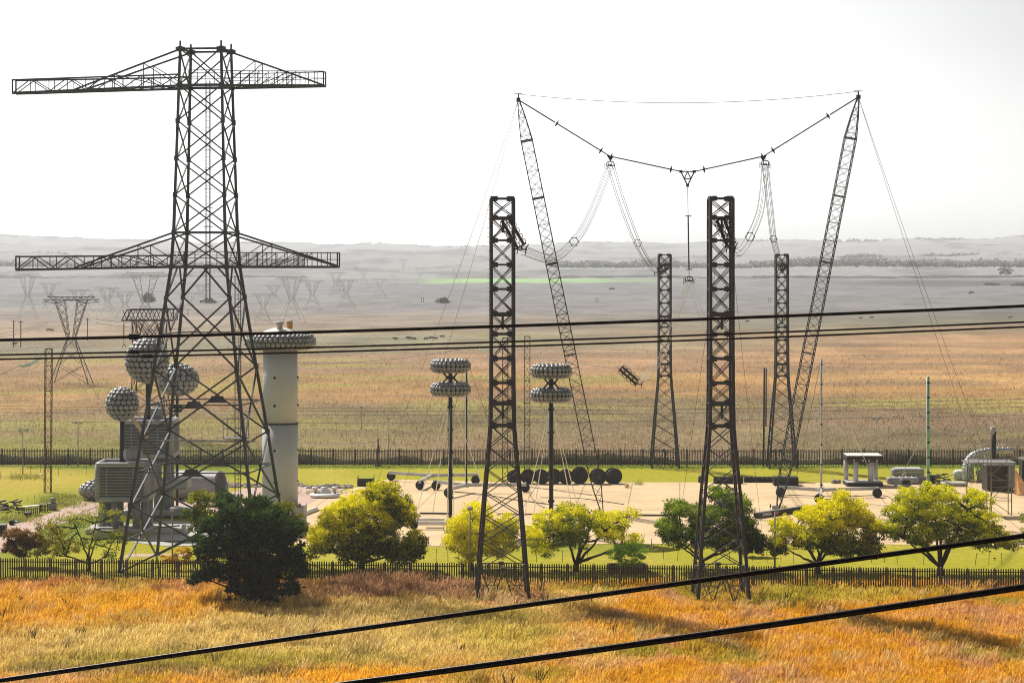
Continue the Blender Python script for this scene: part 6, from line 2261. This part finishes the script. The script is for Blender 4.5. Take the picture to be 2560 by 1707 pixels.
def belt(label, px0, px1, py, Zb, hmax, n, seed, col=(.36, .36, .355), crest=None):  # pale default grey has distance haze painted into the leaves
    """a far tree belt: many crowns, one mass"""
    rr = np.random.default_rng(seed)
    x = (rr.uniform(px0, px1, n) - X0) / F * Zb
    env = .35 + .65 * fbm(x / 60 + seed, x * 0 + seed, 3) ** 1.3 * 1.5
    if crest:
        px_ = X0 + x / Zb * F
        yy_ = np.interp(px_, [-400, 0, 1280, 2560, 3000], [crest[0], crest[0], crest[1], crest[2], crest[2]]) + (fbm(px_ / 330 + crest[3], px_ * 0 + crest[3], 3) - 0.5) * 16
        zb = H - (yy_ - Y0) / F * Zb - 4
    else:
        zb = H - (py - Y0) / F * Zb
    hh = hmax * env * rr.uniform(.5, 1, n)
    cs = np.stack([x, Zb + rr.uniform(-30, 30, n), zb + hh * .5], -1)
    v, c = leaf_cloud(cs, hh * .75, 16, hmax * .28, col, tuple(q * .7 for q in col), rr.random(n))
    # carry every crown down to the ground
    o = np_mesh('tree_belt', v, 4, M['leaf'], c)
    return tag(o, label, 'tree belt', kind='stuff')


belt('hazy dark tree belt along the back of the plain, right half', 1880, 2640, 668, 2850, 13, 700, 3)
belt('hazy dark tree belt along the back of the plain, middle', 1380, 1900, 670, 2850, 12, 480, 5)
belt('faint tree belt along the back of the plain at the left', -40, 760, 668, 2850, 11, 480, 7)
belt('faint tree line on the hillside at the right', 1700, 2640, 632, 4080, 12, 500, 9, (.2, .2, .19), (634, 652, 640, 9.7))
belt('faint tree line on the hillside at the left', -60, 1300, 633, 4080, 12, 600, 11, (.2, .2, .19), (634, 652, 640, 9.7))
belt('faint tree line along the crest of the far hills', -100, 2700, 604, 6250, 15, 900, 13, (.2, .2, .19), (595, 621, 598, 21.9))

# ------------------------------------------------------------------ grass
def blades(name, label, X, Z, h, w_, colf, tip, kind='stuff', lean=.22, zb=0.0, jit=.18):
    N = len(X)
    a = RNG.uniform(0, math.pi, N)
    hx = h * RNG.uniform(.6, 1.15, N)
    lx = (lean + RNG.normal(size=N) * .22) * hx
    ly = RNG.normal(size=N) * .18 * hx
    dx, dy = np.cos(a) * w_ / 2, np.sin(a) * w_ / 2
    v = np.zeros((N, 4, 3))
    v[:, 0] = np.stack([X - dx * .5, Z - dy * .5, np.full(N, zb)], -1)
    v[:, 1] = np.stack([X + dx * .5, Z + dy * .5, np.full(N, zb)], -1)
    v[:, 2] = np.stack([X + lx + dx, Z + ly + dy, hx * .9], -1)
    v[:, 3] = np.stack([X + lx * 1.15 - dx, Z + ly - dy, hx], -1)
    c = colf(X, Z)
    c = c * (1 + RNG.normal(size=N) * jit)[:, None]
    c = np.clip(c, .005, .95)
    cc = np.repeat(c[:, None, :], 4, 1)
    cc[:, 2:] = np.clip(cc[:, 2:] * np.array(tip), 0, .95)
    o = np_mesh(name, v.reshape(-1, 3), 4, M['grassblade'], cc.reshape(-1, 3))
    return tag(o, label, 'grass', kind=kind)


def scatter(n, z0, z1, m=.225):
    Z = np.sqrt(RNG.uniform(z0 ** 2, z1 ** 2, n))
    X = RNG.uniform(-m, m, n) * Z
    return X, Z


X, Z = scatter(450000, 150, 229.5, .30)
dens = .15 + 1.5 * fbm(X / 1.6, Z / 1.6, 3)
k = RNG.random(len(X)) < dens
X, Z = X[k], Z[k]
hh = .75 * (.45 + 1.1 * fbm(X / 2.5 + 9, Z / 2.5, 3))
pxx = X0 + X / Z * F; pyy = Y0 + F * H / Z
tall = np.clip(1.3 - np.sqrt(((pxx - 960) / 260) ** 2 + ((pyy - 1475) / 38) ** 2), 0, 1)
hh = hh * (1 + tall * .9)
for (tx_, tz_) in ((-.90, 222.0), (19.25, 221.4)):       # trodden round the tower feet
    dd_ = np.maximum(np.abs(X - tx_) - 2.8, 0) + np.maximum(np.abs(Z - tz_ + 2.5) - 4.5, 0)
    hh = hh * np.clip(.42 + dd_ / 3, 0, 1)
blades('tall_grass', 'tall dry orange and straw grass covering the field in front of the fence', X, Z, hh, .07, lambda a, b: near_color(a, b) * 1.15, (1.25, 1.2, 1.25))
# taller seeding tufts standing out of the grass
nt_ = 1150
cx_, cz_ = scatter(nt_, 152, 229)
ck = fbm(cx_ / 8 + 3, cz_ / 8, 3) > .44
cx_, cz_ = cx_[ck], cz_[ck]
per = 46
X = np.repeat(cx_, per) + RNG.normal(size=len(cx_) * per) * np.repeat(RNG.uniform(.12, .5, len(cx_)), per)
Z = np.repeat(cz_, per) + RNG.normal(size=len(X)) * .3
hT = np.repeat(RNG.uniform(.8, 1.5, len(cx_)), per)
cT = np.repeat(RNG.random(len(cx_)), per)


def tuft_col(a, b):
    return lerp3(lerp3(near_color(a, b) * 1.05, np.array((.66, .52, .25)), cT * 1.4 - .6), np.array((.28, .25, .05)), (cT - .88) * 6)


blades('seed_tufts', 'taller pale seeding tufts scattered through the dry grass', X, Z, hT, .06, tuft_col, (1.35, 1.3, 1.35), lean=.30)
# dark weedy stalks
cx_, cz_ = scatter(60, 156, 228); per = 14
X = np.repeat(cx_, per) + RNG.normal(size=60 * per) * .14; Z = np.repeat(cz_, per) + RNG.normal(size=60 * per) * .12
blades('weeds', 'dark dead weed stalks scattered in the dry grass', X, Z, np.repeat(RNG.uniform(.7, 1.4, 60), per), .07, lambda a, b: np.ones(a.shape + (3,)) * np.array((.09, .06, .03)), (1.2, 1.1, 1), lean=.05)
# rank grass under the near fence
X = RNG.uniform(-60, 60, 16000); Z = near_fence_Z(X) + RNG.normal(size=16000) * .5
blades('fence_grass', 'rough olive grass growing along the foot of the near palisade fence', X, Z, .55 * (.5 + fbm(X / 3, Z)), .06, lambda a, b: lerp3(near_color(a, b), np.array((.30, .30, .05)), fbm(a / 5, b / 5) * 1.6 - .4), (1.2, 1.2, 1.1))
# rough strip along the far fence and the field beyond
X = RNG.uniform(-92, 92, 30000); Z = 360.2 + RNG.random(30000) ** 1.4 * 5
sc = fbm(X / 6, X * 0 + 3, 3)
blades('scrub', 'dark rank growth behind the far palisade fence', X, Z, 1.45 * np.clip(sc * 1.6 - .3, .15, 1), .12, lambda a, b: np.ones(a.shape + (3,)) * np.array((.10, .092, .062)), (1.3, 1.3, 1.2), lean=.0)
X, Z = scatter(330000, 366, 1150, .235)
kp = RNG.random(len(X)) < np.clip((900 - Z) / 520, 0, 1) ** 2.2
X, Z = X[kp], Z[kp]
blades('field_grass', 'olive and brown grass of the field beyond the far fence', X, Z, .55 * (.4 + 1.1 * fbm(X / 5, Z / 5, 3)), .11 * (Z / 420), lambda a, b: far_color(a, b, .80), (1.04, 1.04, 1.0), lean=.08, jit=.06)
X = RNG.uniform(-72, 72, 9000); Z = 355 + RNG.normal(size=9000) * 1.2
blades('lawn_edge_grass', 'bright short grass edging the lawn under the far fence', X, Z, .28 * (.4 + fbm(X / 3, Z)), .09, lambda a, b: np.ones(a.shape + (3,)) * np.array((.22, .28, .05)), (1.2, 1.2, 1))
# tufts on pad edges and path sides
tx, tz = [], []
for (px, py, rx, ry, n) in ((150, 1262, 60, 10, 900), (160, 1248, 70, 8, 700), (40, 1300, 60, 8, 700), (190, 1300, 60, 12, 400), (290, 1290, 40, 16, 500), (330, 1330, 60, 20, 700), (805, 1235, 60, 4, 250), (1595, 1212, 12, 2, 60), (1567, 1219, 9, 2, 60), (1958, 1274, 8, 2, 60), (60, 1195, 60, 6, 400), (1750, 1370, 160, 4, 150), (500, 1218, 80, 8, 350)):
    x_ = RNG.normal(px, rx * .5, n); y_ = RNG.normal(py, ry * .5, n)
    z_ = F * H / (y_ - Y0); tx.append((x_ - X0) / F * z_); tz.append(z_)
X = np.concatenate(tx); Z = np.concatenate(tz)
blades('weed_tufts', 'weedy grass tufts along the gravel path and the edges of the pad', X, Z, .55 * RNG.uniform(.4, 1.2, len(X)), .08, lambda a, b: lerp3(np.ones(a.shape + (3,)) * np.array((.20, .27, .04)), np.array((.38, .30, .10)), fbm(a / 3, b / 3) * 2 - .5), (1.2, 1.15, 1.1))

# ------------------------------------------------------------------ thin stakes on the lawn
st = None
stk = [(1060, 1400), (1090, 1402), (1120, 1404), (1341, 1405), (1406, 1405), (1470, 1405), (1660, 1402), (1694, 1402), (1790, 1404), (1824, 1403), (1882, 1404), (1918, 1406), (1953, 1406), (1983, 1408), (2179, 1406), (2212, 1406), (2243, 1408), (2309, 1410), (2438, 1412), (2472, 1412), (2505, 1413), (34, 1388), (66, 1390), (340, 1392),
       (2, 1200), (28, 1197), (50, 1193), (77, 1186), (101, 1180), (146, 1187), (176, 1168), (215, 1187), (2110, 1180), (1735, 1180)]
for i, (px, py) in enumerate(stk):
    q = gxy(px, py)
    lab = 'thin dark wire stake on the lawn inside the near fence' if i < 24 else 'thin dark wire stake on the lawn near the far fence'
    if st is None:
        st = tag(MB().tube([(0, 0, 0), (.03, 0, 1.25)], .028, 5).tube([(0, 0, 1.1), (.12, 0, 1.15)], .02, 4).build('wire_stake', 'black'), lab, 'stake', 'thin wire stakes on the lawn')
        o = st
    else:
        o = st.copy(); COL.objects.link(o); o['label'] = lab
    if i >= 24: o['group'] = 'thin wire stakes near the far fence'
    o.location = (q[0], q[1], 0); o.rotation_euler = (random.uniform(-.05, .05), random.uniform(-.12, .12), random.uniform(0, 6))
for (px, py, lab) in ((1907, 1394, 'small red marker sign on the lawn right of the right near tower'), (2487, 1403, 'small red marker sign on the lawn below the widest tree')):
    q = gxy(px, py)
    root = thing('marker_sign', lab, 'sign', (q[0], q[1], 0), 0, 'small red markers on the lawn')
    MB().box((q[0], q[1], .34), .3, .03, .16).build('plate', 'red_paint', root); MB().bar((q[0], q[1] + .03, 0), (q[0], q[1] + .03, .3), .03).build('stem', 'black', root)

# ------------------------------------------------------------------ junk by the path, left
q = gxy(130, 1276)
root = thing('crumpled_bin', 'dented blue grey steel drum on a square block beside the gravel path', 'bin', (q[0], q[1], 0))
MB().rbox((q[0], q[1] + .5, .45), 1.0, 1.0, .9, .12, 3).build('block', 'grey_column', root)
MB().lathe([(.38, .9), (.34, 1.1), (.36, 1.45)], 14, (q[0] + .02, q[1] + .5, 0)).lathe([(.40, 1.45), (.42, 1.5), (.01, 1.52)], 14, (q[0] + .02, q[1] + .5, 0)).build('drum', 'grey_column', root)
def rack(label, px, py, w_, h_, dpt, m_, tilt, nsl):
    q = gxy(px, py)
    root = thing('timber_rack', label, 'rack', (q[0], q[1], 0), 0, 'timber racks and pallets in the weeds')
    mb = MB()
    for i in range(nsl):
        x = q[0] - w_ / 2 + w_ * (i + .5) / nsl
        mb.box((x, q[1], h_ / 2), w_ / nsl * .55, .06, h_ * rnd.uniform(.8, 1.05))
    for z in (.25, h_ * .75): mb.bar((q[0] - w_ / 2, q[1] + .06, z), (q[0] + w_ / 2, q[1] + .06, z + tilt * w_ * .5), .08)
    mb.build('slats', m_, root)
    mb = MB(); mb.bar((q[0] - w_ / 2, q[1] + dpt / 2, h_), (q[0] + w_ / 2, q[1] + dpt / 2, h_ + tilt * w_), dpt, .07); mb.build('top_board', 'white' if m_ == 'wood' else 'grey_column', root)
    mb = MB()
    for sx in (-1, 1): mb.box((q[0] + sx * w_ * .46, q[1] + dpt, h_ * .5), .1, .1, h_)
    mb.build('post', m_, root)
rack('long brown timber rack with a pale top board in the weeds', 75, 1288, 2.0, 1.0, 1.1, 'wood', .10, 9)
rack('small dark crate with a tilted pale lid beside the long rack', 68, 1297, .7, .75, .6, 'dark_tank', .1, 4)
rack('grey metal rack between the timber rack and the drum', 107, 1280, .9, .95, .8, 'rubber', .02, 5)
mb = MB()
for k in range(34):
    q = gxy(rnd.uniform(-30, 52), rnd.uniform(1268, 1284)); a = rnd.uniform(0, 6.28); z = rnd.uniform(.15, 1.0)
    o = V((math.cos(a), math.sin(a), rnd.uniform(-.3, .3))) * rnd.uniform(.3, .9); c = V((q[0], q[1], z)); mb.bar(c - o, c + o, rnd.uniform(.05, .28), rnd.uniform(.05, .2))
low_thing('scrap_pile', 'dark tangled scrap pile at the left edge beside the path', 'scrap', mb, 'black')
q = gxy(-5, 1270)
low_thing('loose_board', 'pale board lying tilted on the dark scrap pile', 'board', MB().bar((q[0], q[1], .95), (q[0] + 1.1, q[1], 1.15), .25, .05).bar((q[0] + .9, q[1] - .3, .3), (q[0] + 1.3, q[1] - .3, .75), .06), 'white')
q = gxy(28, 1313)
root = thing('short_pipe', 'short black pipe end with a green stub lying at the path edge', 'pipe', (q[0], q[1], 0))
MB().lathe([(.29, 0), (.30, .9), (.25, .9), (.25, 0)], 18, (q[0], q[1], .3), 'y', closed=True).lathe([(.24, .3), (.01, .31)], 18, (q[0], q[1], .3), 'y').build('pipe', 'black', root)
MB().tube([(q[0] + .25, q[1] + .6, .3), (q[0] + .85, q[1] + .8, .35)], .14, 10).build('stub', 'green_pole', root)
q = gxy(-10, 1340)
root = thing('dark_container', 'dark container box with a pale lid cut by the left edge of the view', 'container', (q[0], q[1], 0))
MB().rbox((q[0], q[1] + .7, .62), 2.0, 1.3, 1.2, .06, 2).build('body', 'black', root); MB().box((q[0], q[1] + .7, 1.25), 2.05, 1.36, .06).build('lid', 'grey_column', root)
low_thing('white_litter', 'small white sheet lying on the left lawn', 'litter', MB().rbox((*gxy(103, 1187), .08), .55, .4, .12, .08, 3), 'white')
low_thing('white_litter', 'tiny white lump lying on the lawn right of the red mast', 'litter', MB().rbox((*gxy(177, 1187), .1), .2, .2, .18, .05, 3), 'white')

# rubble line behind the cylinder
rb = MB(); rr3 = random.Random(9)
for k in range(150):
    px = rr3.uniform(560, 885); py = 1214 + rr3.uniform(-3, 5) + (3 if px > 760 else 0)
    q = gxy(px, py); s_ = rr3.uniform(.08, .34)
    n = 7; vs = []; 
    for z, f_ in ((0, 1), (s_ * .7, .9), (s_ * 1.1, .5)):
        for i in range(n):
            a = 2 * math.pi * i / n; r_ = s_ * f_ * rr3.uniform(.7, 1.3); vs.append((q[0] + math.cos(a) * r_ * 1.5, q[1] + math.sin(a) * r_, z))
    fs = [(i + r * n, (i + 1) % n + r * n, (i + 1) % n + (r + 1) * n, i + (r + 1) * n) for r in range(2) for i in range(n)] + [tuple(2 * n + i for i in range(n))]
    rb.add(vs, fs)
tag(rb.build('rubble', 'gravel_grey'), 'line of pale rubble stones along the edge of the lawn behind the cylinder', 'rubble', kind='stuff')
for i, (px, lab) in enumerate(((596, 'left of two short black bollards left of the cylinder'), (604, 'right of two short black bollards left of the cylinder'))):
    q = gxy(px, 1254)
    low_thing('bollard', lab, 'bollard', MB().lathe([(.14, 0), (.14, 1.0), (.01, 1.02)], 12, (q[0], q[1], 0)), 'black', 'short black bollards')
# pale kerb slabs near the plinth
for (a, b, lab) in (((758, 1290), (792, 1277), 'pale steel channel lying on the pad right of the plinth'), ((1030, 1307), (1112, 1307), 'pale beam lying across the pad left of the small yellow tree')):
    p_, q_ = G(*a), G(*b)
    low_thing('pale_beam', lab, 'beam', MB().bar(p_ + V((0, 0, .35)), q_ + V((0, 0, .35)), .3, .4), 'white', 'pale beams on the pad')
q = gxy(800, 1279)
p_, q_ = G(792, 1277), G(830, 1277)
low_thing('rail', 'short dark rail lying left of the broad yellow topped tree', 'rail', MB().bar(p_ + V((0, 0, .14)), q_ + V((0, 0, .14)), .16, .1), 'rusty', 'rails lying on the concrete pad')
print('objects', len(bpy.data.objects), 'tris approx', sum(len(m_.polygons) for m_ in bpy.data.meshes))
